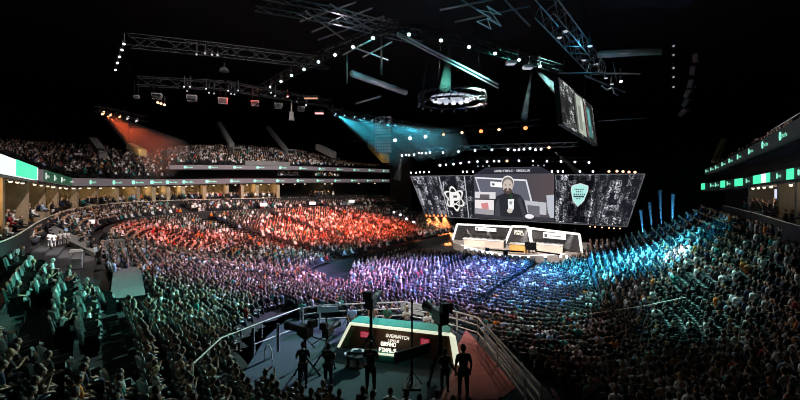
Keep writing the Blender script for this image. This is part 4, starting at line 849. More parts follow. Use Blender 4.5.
for i, (px, py, w, ln) in enumerate(((311, 98, 13, 'orange'), (319.3, 113, 8, 'red'))):
    P = onz(px, py, 18 if i == 0 else 16); wm = w/400*P.y; o = MB(); o.box((0, 0, .12), (wm*1.1, .4, .22)); ob = o.build('strip_light', M['black']); ob.location = P; k = MB(); k.box((0, 0, -.02), (wm, .3, .12)); k.build('tube', mat('strip_'+ln, (1, .5, .3) if i == 0 else (1, .3, .3), .5, emit=.45 if i == 0 else 2.2, ecol=(1, .5, .3) if i == 0 else (1, .35, .35), noise=0), ob); tag(ob, ('dim orange' if i == 0 else 'bright red-white')+' strip light hanging at upper left of the cyan row', 'strip light')
# catwalks, pipes, ducts
def pipe(a, b, r, m, name, label, cat, z=None, zz=None):
    A, B = onz(*a, z), onz(*b, zz or z); o = MB(); o.tube((0,0,0), B-A, r, 10); ob = o.build(name, M[m], None, True); ob.location = A; return tag(ob, label, cat)
pipe((352, 73.5), (405.5, 92.5), .28, 'duct', 'pipe', 'thick pale pipe slanting down at the upper middle', 'pipe', 19)
pipe((398, 33), (498, 84.5), .075, 'duct', 'pipe', 'upper of two long bright pipes slanting right', 'pipe', 19)
pipe((398, 36), (498, 88), .06, 'duct', 'pipe', 'lower of two long bright pipes slanting right', 'pipe', 19)
pipe((598, 55), (661, 51.5), .22, 'duct', 'pipe', 'thick pale horizontal pipe at the upper right', 'pipe', 19)
pipe((600, 52), (660, 48.5), .08, 'steel', 'pipe', 'thin pipe just above the thick right pipe', 'pipe', 19)
pipe((356, 103.5), (380, 96.5), .09, 'duct', 'pipe', 'short thin pipe crossing below the slanting thick pipe', 'pipe', 18)
for i, ((a, b), l) in enumerate(((((343,55),(371,40)), 'first'), (((355,48),(388,60)), 'second'), (((363,57),(392,42)), 'third'))): pipe(a, b, .05, 'duct', 'batten', '%s thin pale batten crossing under the high diagonal row' % l, 'batten', 19)
truss([onz(x, y, 20) for x, y in ((128, 41), (215, 50), (330, 64))], 'upper dim catwalk truss crossing the left ceiling', .8, 'dimsteel')
truss([onz(x, y, 18.5) for x, y in ((138, 81.5), (225, 86), (330, 104))], 'lower dim catwalk truss crossing the left ceiling', .7, 'dimsteel')
truss([onz(x, y, 21) for x, y in ((255, 2), (330, 15), (420, 38))], 'dim truss near the top of the picture', .8)
for i, (a, b) in enumerate((((300, 22), (356, 2)), ((312, 32), (372, 8)), ((318, 40), (384, 16)), ((326, 50), (398, 22)), ((306, 12), (345, 40)), ((330, 4), (372, 30)))): 
    pipe(a, b, .07, 'steel', 'grid_beam', '%s slim grey beam of the ceiling grid at top centre' % nth(i), 'beam', 23)
for i, (a, b) in enumerate((((440, 10), (520, -6)), ((455, 22), (530, 6)), ((505, 0), (530, 26)), ((462, 0), (500, 24)))): pipe(a, b, .06, 'steel', 'grid_beam', '%s thin grey beam of the ceiling grid right of centre' % nth(i), 'beam', 21)
tb = truss([onz(482, 14, 20), onz(496, 22, 20)], 'short blue-lit truss stub at top right of centre', .7, 'white')
lad = truss([onz(544, 6, 19), onz(567, 33, 19), onz(598, 70, 19)], 'ladder-like blue-lit truss descending at upper right', .95, 'steel', step=.8, chord=.045)
for i, (px, py) in enumerate(((559.5, 37.5), (566, 31), (584, 60), (590, 46), (596, 64), (600, 73), (606, 78), (612, 84))):
    P = onz(px, py, 18.6); fixture(P, P-Vector((0, 0, 3)), .16, 'dim', 'dim hanging moving-head lamp, %s from left along the ladder truss' % nth(i), 'moving heads along the ladder truss', 'moving_head', 'lamp')
for i, (px, py) in enumerate(((511, 62.5), (528, 67))):
    P = onz(px, py, 19.5); o = MB(); o.box((0, 0, 0), (.75, .6, .22)); ob = o.build('blinder_light', M['white']); ob.location = P; k = MB(); k.box((0, 0, -.13), (.6, .5, .06)); k.build('lens', LENS['dim'], ob); k = MB(); k.tube((0, 0, .1), (0, 0, .8), .04, 5); k.build('yoke', M['black'], ob); tag(ob, '%s pale flat blinder lamp among the mint lights' % ('left' if i == 0 else 'right'), 'lamp')
for i, (px, py, w) in enumerate(((157,96.5,9),(192,98.5,9.5),(223,101,9),(255,103.5,8),(278.5,106,8),(301,109,7.5),(136.5,97,5))):
    P = onz(px, py, 17.6); s = w/400*P.y; rt = empty('hanging_speaker', P, .3, 'grey hanging loudspeaker box, %s' % ('%s from left in the row under the lower catwalk' % nth(i+1) if i < 6 else 'narrow one at left end of the row'), 'loudspeaker', 'hanging loudspeakers'); k = MB(); k.hexa([(-s*.42,-s*.3,-s*.33),(s*.42,-s*.3,-s*.33),(s*.42,s*.3,-s*.33),(-s*.42,s*.3,-s*.33),(-s*.5,-s*.3,s*.33),(s*.5,-s*.3,s*.33),(s*.5,s*.3,s*.33),(-s*.5,s*.3,s*.33)]); cb = k.build('cabinet', M['concrete2'], rt); k = MB(); k.box((0, -s*.31, 0), (s*.8, .03, s*.5)); k.build('grille', M['dark'], cb); k = MB()
    for sx in (-.3, .3): k.tube((s*sx, 0, s*.33), (s*sx, 0, s*.33+1.4), .02, 4)
    k.build('hanging_cables', M['black'], rt)
# mesh column (line array) right of the cyan row, hanging ring fixture, side screen
P = at(383.5, 153, 66); rt = empty('speaker_array', P, -.2, 'tall grey perforated loudspeaker column in the cyan haze', 'loudspeaker')
for i in range(12): k = MB(); k.box((0, 0, .25+i*.5), (2.6, .9, .46)); k.build('cabinet', M['concrete2'], rt)
k = MB(); 
for i in range(12):
    for j in range(9): k.box((-1.2+j*.3, -.47, .25+i*.5), (.16, .05, .3))
k.build('grille', M['white'], rt)
RC = at(452, 103, 45); rt = empty('lighting_ring', RC, 0, 'round hanging lighting ring with a bright centre panel', 'light ring'); R1, R2 = 3.8, 2.5
k = MB()
for i in range(32):
    a, b = 2*math.pi*i/32, 2*math.pi*(i+1)/32
    for R, z in ((R1, 0), (R1, .9), (R1-.5, 0), (R1-.5, .9)): k.tube((R*math.cos(a), R*math.sin(a), z), (R*math.cos(b), R*math.sin(b), z), .06, 4, cap=False)
    k.tube((R1*math.cos(a), R1*math.sin(a), 0), (R1*math.cos(b), R1*math.sin(b), .9), .04, 4, cap=False)
k.build('ring_truss', M['black'], rt)
k = MB(); k.tube((0, 0, .5), (0, 0, .6), R2, 32); k.build('ceiling_panel', mat('ring_panel', (.5, .55, .62), .4, emit=.45, ecol=(.55, .62, .72), scale=.8), rt)
for i in range(14):
    a = 2*math.pi*i/14; q = Vector((2.0*math.cos(a), 2.0*math.sin(a), .3)); k = MB(); k.sphere(q, .28, 8, 5, (1, 1, .5)); k.build('lamp', mat('ring_lamp', (1, 1, 1), .5, emit=1.5 if i % 3 else .4, noise=0) if i < 3 else bpy.data.materials['ring_lamp' if i % 3 else 'ring_lamp.001'], rt)
for i in range(16):
    a = 2*math.pi*(i+.5)/16; q = Vector((R1*math.cos(a), R1*math.sin(a), -.25)); k = MB(); k.sphere(q, .16, 6, 5); k.build('hung_lamp', M['steel'], rt)
for a in (.5, 2.6, 4.2, 5.6): k = MB(); k.tube((R1*math.cos(a), R1*math.sin(a), .9), (R1*math.cos(a)*.7, R1*math.sin(a)*.7, 9), .02, 4); k.build('hanging_cable', M['black'], rt)
truss([at(450, 92, 46), at(487, 99, 44)], 'short slanted pale truss above the lighting ring', .3)
SA, SB, SC_, SDn = at(558.5, 77, 30), at(592, 106, 43), at(563, 124, 30), at(597.5, 145.5, 43)
H_, W_ = 48, 150; nz = np.kron(boxes_noise(H_, W_//2, 21, .8), np.ones((1, 2))); img = np.stack([nz*.75, nz*.8, nz*.78], -1)+.02; X, Y = np.meshgrid((np.arange(W_)+.5)/W_, (np.arange(H_)+.5)/H_)
for (x0, x1, c, y0, y1) in ((.36, .62, (.55, .62, .52), .05, .95), (.36, .4, (.02, .02, .02), 0, 1), (.44, .52, (.2, .22, .2), .3, .85), (.54, .6, (.75, .8, .7), .1, .6), (.66, .7, (.3, .12, .12), .1, .9), (.72, .86, (.08, .25, .24), .15, .9), (.76, .83, (.2, .5, .47), .2, .6)):
    m = (X > x0) & (X < x1) & (Y > y0) & (Y < y1); img[m] = img[m]*.25+np.array(c)*.75
rt = empty('hanging_screen', SA, 0, 'large tilted video screen hanging at upper right', 'video screen'); o = raster_panel('picture', SA-SA, SB-SA, SC_-SA, SDn-SA, img, led('led_side', 1.0), rt)
nrm = (SB-SA).cross(SC_-SA).normalized(); nrm = nrm if nrm.y > 0 else -nrm; k = MB(); k.prism([p-SA+nrm*.03 for p in (SA, SC_, SDn, SB)], nrm*.35); k.build('casing', M['black'], rt)
for p in (SA.lerp(SB, .2), SA.lerp(SB, .8)): k = MB(); k.tube(p-SA+nrm*.2, p-SA+nrm*.2+Vector((0, 0, 10)), .03, 4); k.build('hanging_cable', M['black'], rt)
for i, (px, py) in enumerate(((673.5, 46), (673.5, 55), (673.5, 68), (673.5, 77), (673.5, 87))):
    P = at(px, py, 60); fixture(P, P-Vector((0, 3, 3)), .16, 'dim', 'faint lamp, %s from top in the upright column at upper right' % nth(i), 'upright column of faint lamps')
for i, (px, py) in enumerate(((697, 58), (694, 71), (692, 84), (689, 94), (687, 103), (684, 113))):
    P = at(px, py, 58); k = MB(); k.box((0, 0, 0), (.9, .7, 1.2)); ob = k.build('array_speaker', M['concrete2']); ob.location = P; ob.rotation_euler = (.15*i, 0, .4); g = MB(); g.box((0, -.37, 0), (.8, .04, 1.0)); g.build('grille', M['dark'], ob); tag(ob, 'dark loudspeaker cabinet, %s from top in the hanging curved array' % nth(i), 'loudspeaker', 'curved array at upper right')
for i, (a, b) in enumerate((((559, 73), (640, 74)), ((598, 121), (645, 118)), ((585, 76), (625, 92)))): pipe(a, b, .06, 'steel', 'pipe', '%s faint thin pipe around the hanging screen' % nth(i), 'pipe', 17)
pipe((613, 62), (617, 82), .03, 'steel', 'drop_cable', 'thin cable hanging at right of the ladder truss', 'cable', 18, 16.5)
pts = [onz(x, y, 17) for x, y in ((602, 86), (607, 90), (613, 87), (614, 93), (618, 95.5))]; k = MB(); k.path([p-pts[0] for p in pts], .06, 5); ob = k.build('cable_loop', M['duct']); ob.location = pts[0]; tag(ob, 'pale looped cable right of the hanging screen', 'cable')
pipe((347, 50), (347, 83), .05, 'steel', 'drop_pole', 'left of two thin poles hanging at upper middle', 'pole', 21, 16.5); pipe((381.5, 36), (381.5, 75), .06, 'steel', 'drop_pole', 'right of two thin poles hanging at upper middle', 'pole', 21, 16.5)
for i, (px, py, h) in enumerate(((291.5, 112, 12), (224, 68, 5))):
    P = onz(px, py, 17); s = h/400*P.y; k = MB(); k.tube((0, 0, 0), (0, 0, s), .07, 6); ob = k.build('hanging_lamp', M['concrete2']); ob.location = P; g = MB(); g.tube((0, 0, -s*.7), (0, 0, 0), .3, 8, .2); g.build('lamp_body', M['concrete2'], ob); tag(ob, 'grey %s lamp hanging from the left ceiling' % ('long' if i == 0 else 'short'), 'lamp')
# ================================================================ BROADCAST PLATFORM
mb = MB(); mb.prism([(x, y, 0) for x, y in PLAT], (0, 0, PZ)); struct(mb.build('trim_4', M['deckd']))
RP = [onz(px, py, PZ+.01) for px, py in ((466, 330), (478, 343), (516, 388), (500, 400), (440, 400), (452, 372), (458, 345))]
mb = MB(); mb.prism(RP, (0, 0, .02)); tag(mb.build('red_carpet', M['red']), 'reddish carpet along the right side of the camera platform', 'carpet')
RZ = PZ+1.1
def railing(pts, label, m='rail', panels=(), r=.03, mids=2, posts=None):
    P = [Vector(p) for p in pts]; c = P[0].copy(); c.z = PZ; rt = empty('railing', c, 0, label, 'railing'); k = MB(); k.path([p-c for p in P], r*1.35, 6); k.build('top_rail', M[m], rt); k = MB()
    for j in range(mids): k.path([p-c-Vector((0, 0, .38*(j+1))) for p in P], r, 5)
    k.build('mid_rail', M[m], rt)
    for a, b in zip(P, P[1:]):
        n = posts or max(1, int((b-a).length/1.5))
        for i in range(n): q = a.lerp(b, i/n)-c; k = MB(); k.tube((q.x, q.y, q.z-1.1), q, r*1.4, 6); k.build('post', M[m], rt)
    q = P[-1]-c; k = MB(); k.tube((q.x, q.y, q.z-1.1), q, r*1.4, 6); k.build('post', M[m], rt)
    for (i, t0, t1, h0, h1, mm) in panels:
        a, b = P[i].lerp(P[i+1], t0)-c, P[i].lerp(P[i+1], t1)-c; k = MB(); d = (b-a); n = Vector((-d.y, d.x, 0)).normalized()*.04; k.prism([a-Vector((0,0,h0)), b-Vector((0,0,h0)), b-Vector((0,0,h1)), a-Vector((0,0,h1))], n); k.build('white_panel', M[mm], rt)
    return rt
railing([onz(px, py, RZ) for px, py in ((303, 308), (320, 305.5), (362, 303.5))], 'white railing along the back left edge of camera platform', panels=((0, .85, 1, .05, .45, 'white'), (1, .0, .42, .08, .42, 'white')))
railing([onz(px, py, RZ) for px, py in ((362, 303.5), (405, 302), (432, 306.5))], 'white railing behind the lit broadcast desk', panels=((0, .9, 1, .05, .5, 'white'), (1, .1, .95, .05, .3, 'white'), (1, .05, .7, .45, .62, 'white')))
railing([onz(px, py, RZ) for px, py in ((436, 307), (457, 312), (478, 318))], 'pale railing at the back right corner of camera platform', posts=1, r=.035)
railing([onz(px, py, RZ) for px, py in ((478, 318), (497, 341), (525, 376), (540, 396))], 'pale railing down the right side of camera platform', posts=1, r=.035, mids=2)
railing([onz(px, py, RZ+.1) for px, py in ((485, 325), (512, 354), (541, 386))], 'outer pale railing beside the right stand', posts=2)
# stair handrails in the stand left of the platform
def handrail(img, label, h=.7, r=.016):
    P = [onz(px, py, z) for px, py, z in img]; c = P[0].copy(); rt = empty('stair_handrail', c, 0, label, 'railing'); k = MB(); k.path([p-c for p in P], r*1.4, 6); k.build('top_rail', M['rail'], rt)
    for p in P: k = MB(); k.tube(p-c, p-c-Vector((0, 0, h)), r, 5); k.build('post', M['rail'], rt)
    return rt
hr = handrail(((300, 308, 3.0), (262, 322, 3.9), (221, 338, 4.9), (193, 364, 5.5)), 'long thin pale handrail descending through the left stand to the platform')
handrail(((296, 328, 2.2), (255, 344, 2.5)), 'low thin handrail along the left side of camera platform', .4)
for px, py in ((278, 332), (253, 336)): 
    P = onz(px, py-3, 3.1); k = MB(); k.box((0, 0, -.4), (.12, .06, 1.3)); o = k.build('gate_post', M['concrete2']); o.location = P; tag(o, '%s grey gate post below the long left handrail' % ('right' if px == 278 else 'left'), 'post')
pts = [at(x, y, 17+.02*(x-560)) for x, y in ((560, 330), (605, 324), (645, 319), (686, 312), (735, 297), (800, 275))]
pts = [on_bowl(x, y+4)[2]+Vector((0, 0, 1.05)) for x, y in ((560, 330), (605, 325), (645, 319), (686, 312))]
c = pts[0]; rt = empty('stand_railing', c, 0, 'teal-lit handrail crossing the right stand above its dark front rows', 'railing'); k = MB(); k.path([p-c for p in pts], .03, 5); k.build('top_rail', M['rail'], rt)
for p in pts: k = MB(); k.tube(p-c, p-c-Vector((0, 0, 1.)), .025, 5); k.build('post', M['rail'], rt)
pts = [on_bowl(x, y+3)[2]+Vector((0, 0, 1.05)) for x, y in ((724, 292), (760, 276), (796, 256))]
c = pts[0]; rt = empty('stand_railing', c, 0, 'dim thin handrail slanting up across the far right stand', 'railing'); k = MB(); k.path([p-c for p in pts], .02, 5); k.build('top_rail', M['concrete2'], rt)
for p in pts: k = MB(); k.tube(p-c, p-c-Vector((0, 0, 1.)), .02, 5); k.build('post', M['concrete2'], rt)
# ---- the lit broadcast desk
BL, BR = onz(338.5, 347, PZ), onz(455, 362.5, PZ); TL, TR = onz(350.5, 323.5, PZ+1.15), onz(449, 334.5, PZ+1.15); c = BL.copy(); rt = empty('broadcast_desk', c, 0, 'wide broadcast desk with lit edge, teal top and brown front panel', 'desk'); q = lambda p: p-c
nb = Vector((-(BR-BL).y, (BR-BL).x, 0)).normalized(); dr = (TR-TL).normalized(); dl = (BR-BL).normalized()
k = MB(); k.prism([q(BL), q(BR), q(TR), q(TL)], nb*.1); k.build('front_panel', M['brown'], rt)
k = MB(); k.prism([q(TL)+nb*.02, q(TR)+nb*.02, q(TR)+nb*.95, q(TL)+nb*.95], Vector((0, 0, .08))); k.build('desk_top', M['teal'], rt)
k = MB(); k.tube(q(TL), q(TR), .075, 6); k.tube(q(BL), q(TL), .075, 6); k.build('edge_light', M['glowd'], rt)
k = MB(); k.prism([q(BL), q(BL)+nb*.9, q(TL)+nb*.9, q(TL)], dl*.06); k.prism([q(BR), q(BR)+nb*.9, q(TR)+nb*.9, q(TR)], -dl*.06); k.build('side_panel', M['white'], rt)
k = MB(); e0, e1 = q(TR)+nb*.3, q(BR)+dl*.1; k.prism([e0, e0+dl*.25+Vector((0,0,-.15)), e1+dl*.15, e1, q(BR)], -nb*.3); k.build('end_cheek', M['glowd'], rt)
n = dl.cross(Vector((0, 0, 1))).normalized(); n = n if n.y < 0 else -n
def onp(px, py, f=.0):     # point on the front panel plane
    N = (BR-BL).cross(TL-BL).normalized(); d = Vector(((px-400)/400, 1, (PYH-py)/400)); o = Vector((0, 0, ZC)); t = (BL-o).dot(N)/d.dot(N); return o+d*t+n*f
def plate(pts, m, name, d=.03): k = MB(); k.prism([q(onp(*p, .02)) for p in pts], n*d); return k.build(name, m, rt)
plate(((338.5+3.5,344.6),(352,326.8),(355,327.2),(349,340),(349,346)), mat('desk_olive', (.16, .2, .09), .6), 'olive_panel', .015)
for pts in (((361,331),(369,332),(369,337.5),(360.5,336.5)), ((421,338),(429.5,339.2),(429.5,345.2),(420.5,344))): plate(pts, M['pink'], 'pink_logo_plate')
for (x, y) in ((362.2, 332.2), (422.3, 339.4)):
    for j in range(2):
        for i in range(3): plate(((x+i*2.2, y+j*2.5+i*.25), (x+i*2.2+1.4, y+j*2.5+i*.25+.15), (x+i*2.2+1.4, y+j*2.5+i*.25+1.4), (x+i*2.2, y+j*2.5+i*.25+1.25)), mat('logo_marks', (.9, .35, .4), .5, emit=.3, noise=0) if 'logo_marks' not in bpy.data.materials else bpy.data.materials['logo_marks'], 'logo_mark', .045)
rgt = (onp(404, 336.5)-onp(386, 334)).normalized(); dwn = (onp(386, 340)-onp(387, 334)).normalized()
lettering('OVERWATCH', q(onp(386.5, 333.4, .03)), rgt, dwn, .15, M['text'], 'lettering', rt, n*.02); lettering('LEAGUE', q(onp(388.5, 338.6, .03)), rgt, dwn, .11, M['text'], 'lettering', rt, n*.02)
# lower plinth that carries the big lettering
A, B = onz(373, 361, PZ), onz(404, 364.5, PZ); d = (B-A).normalized(); k = MB(); c2 = A.copy(); L = (B-A).length; nb2 = Vector((-d.y, d.x, 0)); k.prism([Vector((0,0,0)), d*L, d*L+nb2*.5, nb2*.5], Vector((0,0,.36))); r2 = empty('title_plinth', c2, 0, 'low pale plinth with raised title lettering before the broadcast desk', 'plinth'); k.build('plinth_body', M['teal'], r2)
k = MB(); k.tube(Vector((0,-.02,.36)), d*L+Vector((0,-.02,.36)), .05, 5); k.build('edge_light', M['glowd'], r2)
lettering('GRAND', Vector((0, 0, .84))+nb2*.2+d*.32, d, Vector((0, 0, -1)), .17, M['text'], 'lettering', r2, -nb2*.06); lettering('FINALS', Vector((0, 0, .61))+nb2*.1+d*.26, d, Vector((0, 0, -1)), .17, M['text'], 'lettering', r2, -nb2*.06)
# ---- cameras
def broadcast_camera(P, rz, label, h=1.55, s=1., tint='dark'):
    rt = empty('broadcast_camera', P, rz, label, 'camera'); rt.scale = (s,)*3; k = MB(); k.box((0, 0, h), (.26, .5, .32)); k.box((0, -.2, h+.2), (.1, .3, .06)); k.build('camera_body', M[tint], rt)
    k = MB(); k.tube((0, .25, h), (0, .75, h), .1, 12, .13); k.tube((0, .75, h), (0, .85, h), .14, 12, .16); ln = k.build('lens', M['black'], rt); k = MB(); k.tube((0, .845, h), (0, .855, h), .13, 12); k.build('lens_glass', M['lensglass'], ln)
    k = MB(); k.box((0, -.32, h+.3), (.24, .18, .2)); k.box((0, -.42, h+.3), (.28, .04, .24)); k.build('viewfinder', M['black'], rt); k = MB(); k.tube((0, 0, .35), (0, 0, h-.16), .06, 10, .045); k.build('column', M['black'], rt)
    k = MB(); k.box((0, 0, h-.19), (.2, .3, .08)); k.build('pan_head', M['black'], rt)
    for a in (90, 210, 330): t = math.radians(a); k = MB(); k.tube((0, 0, .75), (.5*math.cos(t), .5*math.sin(t), .03), .03, 6); k.sphere((.5*math.cos(t), .5*math.sin(t), .03), .05, 6, 4); k.build('leg', M['black'], rt)
    for sx in (-1, 1): k = MB(); k.tube((sx*.1, -.1, h-.18), (sx*.28, -.7, h-.3), .018, 6); k.build('pan_handle', M['black'], rt)
    return rt
def cz(px, py_top, h): return onz(px, py_top, PZ+h)*1.0
def stand(px, py, h): p = onz(px, py, PZ+h); p.z = PZ; return p
F = {k: figure(v, 'person') for k, v in dict(hold=standing('hold'), down=standing('down'), bend=standing('hold', .14), raise_=standing('raise')).items()}
def crew(kind, px, py, rz, top, hair, tr, label, s=1., z=PZ):
    p = onz(px, py, z+1.76*s); p.z = z; return put_person(F[kind], 'person', p, rz, top, hair, tr, label, 'platform crew', s, PARTS_FULL)
BK_ = (.012, .012, .014)
crew('hold', 370.5, 341.5, -.2, BK_, (.012,.011,.01), BK_, 'person in black standing in front of the broadcast desk plinth', 1.14)
crew('down', 463.5, 345, .1, BK_, (.02,.012,.01), BK_, 'person in black standing on the red carpet at right of platform', 1.14)
crew('bend', 303, 343, .25, (.02,.03,.03), (.02,.02,.02), BK_, 'person in dark top bending at the platform left edge', 1.0)
crew('hold', 328, 343.5, -.3, (.015,.02,.02), (.02,.02,.02), BK_, 'person in dark clothes working a camera left of desk', 1.0)
crew('hold', 445, 349, .2, (.05,.09,.06), (.03,.02,.01), (.03,.05,.04), 'person in dark green behind the camera at the desk right end', .95)
crew('hold', 340.5, 296.5, .3, (.04,.4,.28), (.04,.25,.18), (.02,.05,.05), 'person in green top filming beyond the back left railing', .95, 1.2)
crew('down', 302, 300, .2, (.05,.45,.3), (.05,.3,.2), (.02,.05,.05), 'person in green top at the platform back left corner', .9, 1.2)
crew('hold', 431, 304.5, .5, (.05,.4,.25), (.03,.02,.01), (.03,.05,.04), 'person in green top leaning by the back railing gap', .85, 1.2)
broadcast_camera(stand(305, 333, 1.9), 1.0, 'broadcast camera with pink-lit lens at the platform left edge', 1.6, 1.25)
broadcast_camera(stand(328, 335, 1.3), -.3, 'small broadcast camera beside the person left of desk', 1.3, 1.15)
broadcast_camera(stand(371, 312, 2.05), -.2, 'tall dark broadcast camera standing before the desk top', 1.75, 1.45)
broadcast_camera(stand(440, 331, 1.9), .35, 'large dark broadcast camera at the right end of desk', 1.6, 1.6)
broadcast_camera(stand(349, 298, 1.7)+Vector((0, 0, -.7)), 0., 'black camera beyond the back left railing', 1.6, .9)
# light stands / poles
for px, pt, pb, l in ((326.5, 314, 352, 'thin dark light stand at left of the platform'), (412, 301, 384, 'tall thin dark pole rising in front of the broadcast desk')):
    B = onz(px, pb, PZ); top = ZC+(PYH-pt)/400*B.y; rt = empty('light_stand', B, 0, l, 'stand'); k = MB(); k.tube((0, 0, 0), (0, 0, top-PZ), .035, 6); k.build('pole', M['black'], rt)
    for a in (0, 2.1, 4.2): k = MB(); k.tube((0, 0, .5), (.4*math.cos(a), .4*math.sin(a), .01), .02, 5); k.build('leg', M['black'], rt)
    k = MB(); k.box((0, 0, top-PZ), (.1, .1, .12)); k.build('head', M['black'], rt)
# black monitor in front of the desk
mA, mB_, mC, mD = at(394, 353.5, 15.9), at(430, 343.5, 15.6), at(430.5, 353, 15.6), at(394, 364.5, 15.9); rt = empty('large_monitor', flat((mA+mB_)/2, PZ), 0, 'wide black monitor on a stand in front of the desk', 'monitor'); c = rt.location
k = MB(); k.prism([mA-c, mB_-c, mC-c, mD-c], Vector((.02, .12, 0))); dc = k.build('display_case', M['dark'], rt); k = MB(); k.prism([(mA*.94+mC*.06)-c, (mB_*.94+mD*.06)-c, (mC*.94+mA*.06)-c, (mD*.94+mB_*.06)-c], Vector((-.005, -.02, 0))); k.build('display_glass', M['screen'], dc)
zz = ((mC+mD)/2-c).z; k = MB(); k.tube((0, .1, 0), (0, .1, zz+.2), .05, 8); k.build('column', M['black'], rt); k = MB(); k.box((0, .1, .03), (.7, .6, .06)); k.build('base', M['black'], rt)
# floor monitor and small white tray left of the black-clad person
def low_table(px, py, w, label, m):
    P = onz(px, py, PZ); rt = empty('low_table', P, .2, label, 'table'); k = MB(); k.tube((0, 0, .5), (0, 0, .56), w/2, 16); k.build('table_top', M[m], rt); k = MB(); k.tube((0, 0, 0), (0, 0, .5), .06, 8); k.build('column', M['black'], rt); k = MB(); k.tube((0, 0, 0), (0, 0, .04), w/3, 12); k.build('base', M['black'], rt); return P
P = low_table(357.5, 366, 1.0, 'round dark table left of the person before the desk', 'dark')
k = MB(); k.box((0, 0, .05), (.55, .3, .06)); k.box((0, 0, .1), (.4, .18, .06)); o = k.build('paper_stack', M['white']); o.location = P+Vector((0, .1, .57)); tag(o, 'white papers lying on the round dark table', 'papers')
P = low_table(348.5, 366, .4, 'small white-topped side table at left of the dark table', 'white')
# people sitting behind the desk, on stools
for px, py, top, hair, l in ((352, 304.5, (.33,.5,.75), (.05,.03,.02), 'person in light blue jacket seated behind the desk, leftmost'), (373, 304, (.4,.2,.16), (.6,.45,.3), 'person in brown top seated behind the desk, second from left'), (387, 304.5, (.04,.16,.11), (.02,.02,.02), 'person in dark green seated behind the desk, third from left'), (407, 305.5, (.8,.76,.66), (.8,.7,.5), 'person in cream top seated behind the desk, fourth from left'), (427.5, 310, (.85,.85,.82), (.85,.8,.75), 'person in white top seated behind the desk, second from right'), (436.5, 312.5, (.85,.84,.8), (.03,.02,.02), 'person in white top and dark hair behind the desk, rightmost')):
    p = onz(px, py, PZ+.25+1.36); p.z = PZ+.25; put_person(FIGS[0 if px < 400 else 2], 'person', p, math.pi+rng.normal(0, .2) if px in (373,) else rng.normal(0, .3)+math.pi, top, hair, (.05,.06,.1), l, 'people behind the desk', 1., PARTS_FULL)
    rt = empty('stool', (p.x, p.y, PZ), 0, 'stool under the '+l.replace(' seated', ''), 'stool', 'stools behind the desk'); k = MB(); k.tube((0, 0, .62), (0, 0, .68), .2, 12); k.build('seat', M['black'], rt); k = MB(); k.tube((0, 0, 0), (0, 0, .62), .04, 8); k.tube((0, 0, 0), (0, 0, .03), .2, 12); k.build('pedestal', M['black'], rt)
for px, py, l in ((262, 350, 'pale horseshoe-shaped hanger in the dark corner left of platform'),):
    P = onz(px+6, py, PZ+.9); k = MB(); k.path([(-.12,0,-.5),(-.14,0,0),(-.05,0,.2),(.05,0,.2),(.14,0,0),(.2,0,-.5)], .03, 5); o = k.build('hoop_stand', M['rail']); o.location = P; tag(o, l, 'hoop')
# ================================================================ LIGHT
def spot(name, P, T, col, power, radius, blend=.6, soft=.3):
    P, T = Vector(P), Vector(T); l = bpy.data.lights.new(name, 'SPOT'); l.color = col; l.energy = power; l.spot_size = 2*math.atan(radius/(T-P).length); l.spot_blend = blend; l.shadow_soft_size = soft
    o = bpy.data.objects.new(name, l); COL.objects.link(o); o.location = P; o.rotation_euler = (T-P).to_track_quat('-Z', 'Y').to_euler(); return o
def BP(px, py): return on_bowl(px, py)[2]
# red wash on the left stand
spot('red_wash', uv(38, -34, 25), BP(330, 232), (1, .13, .07), 154687, 13, .8)
spot('red_wash', uv(44, -34, 25), BP(375, 232), (1, .13, .07), 82500, 9, .8)
spot('red_wash', uv(32, -34, 25), BP(275, 240), (1, .16, .1), 74250, 9, .9)
spot('red_wash', uv(24, -30, 25), BP(178, 245), (1, .13, .09), 53625, 8, .9)
# soft warm-white from the rig over the left stand
spot('rig_wash', uv(16, -22, 33), BP(180, 250), (1, .86, .82), 39600, 34, 1)
spot('rig_wash', uv(36, -38, 26), BP(260, 210), (1, .9, .85), 34320, 30, 1)
# floor: violet / blue
spot('violet_wash', uv(46, -16, 15), onz(400, 283, .8), (.62, .4, 1), 139230, 13, .8)
spot('pink_wash', uv(44, -18, 15), onz(365, 284, .8), (1, .2, .5), 91520, 6, .9)
spot('blue_wash', uv(46, -12, 15), onz(480, 275, .8), (.16, .3, 1), 193800, 12, .9)
spot('teal_wash', uv(40, -10, 22), BP(320, 263), (.15, .65, .85), 46200, 6, .9)
# right stand: cyan, then teal fading forward
spot('cyan_wash', uv(40, -24, 22), (28.5, 45, 2), (.05, .62, .9), 230000, 8, .9)
spot('cyan_wash', uv(46, -24, 22), (19.5, 40, 1), (.05, .5, .95), 420000, 8, .9)
spot('teal_wash', uv(38, -9, 24), (14.5, 30, 1), (.35, .95, .85), 52800, 14, 1)
spot('warm_wash', uv(46, -20, 22), BP(510, 312), (1, .55, .5), 59500, 7, 1)
spot('rig_wash', uv(36, -18, 25), BP(750, 245), (.9, .95, 1), 11880, 14, 1)
spot('teal_wash', uv(46, -16, 24), BP(185, 318), (.6, 1, .9), 79200, 14, 1)
spot('teal_wash', uv(40, -10, 24), BP(70, 300), (.12, .95, .7), 94500, 7, .9)
spot('rig_wash', uv(48, -22, 24), BP(660, 350), (.85, .95, .9), 9240, 16, 1)
spot('cyan_wash', uv(30, -24, 22), (25, 36, 1.5), (.05, .62, .9), 190000, 7, .9)
spot('cyan_wash', uv(26, -20, 24), (34, 50, 5), (.05, .55, .85), 40000, 7, .9)
spot('white_spot', uv(40, -14, 22), BP(683, 262), (1, .97, .95), 110000, 1.6, .7)
spot('desk_fill', (-2, 9, 24), onz(400, 314, PZ+.8), (1, .95, .85), 11000, 3.6, .8)  # added spots, brighten the people and railing behind the desk
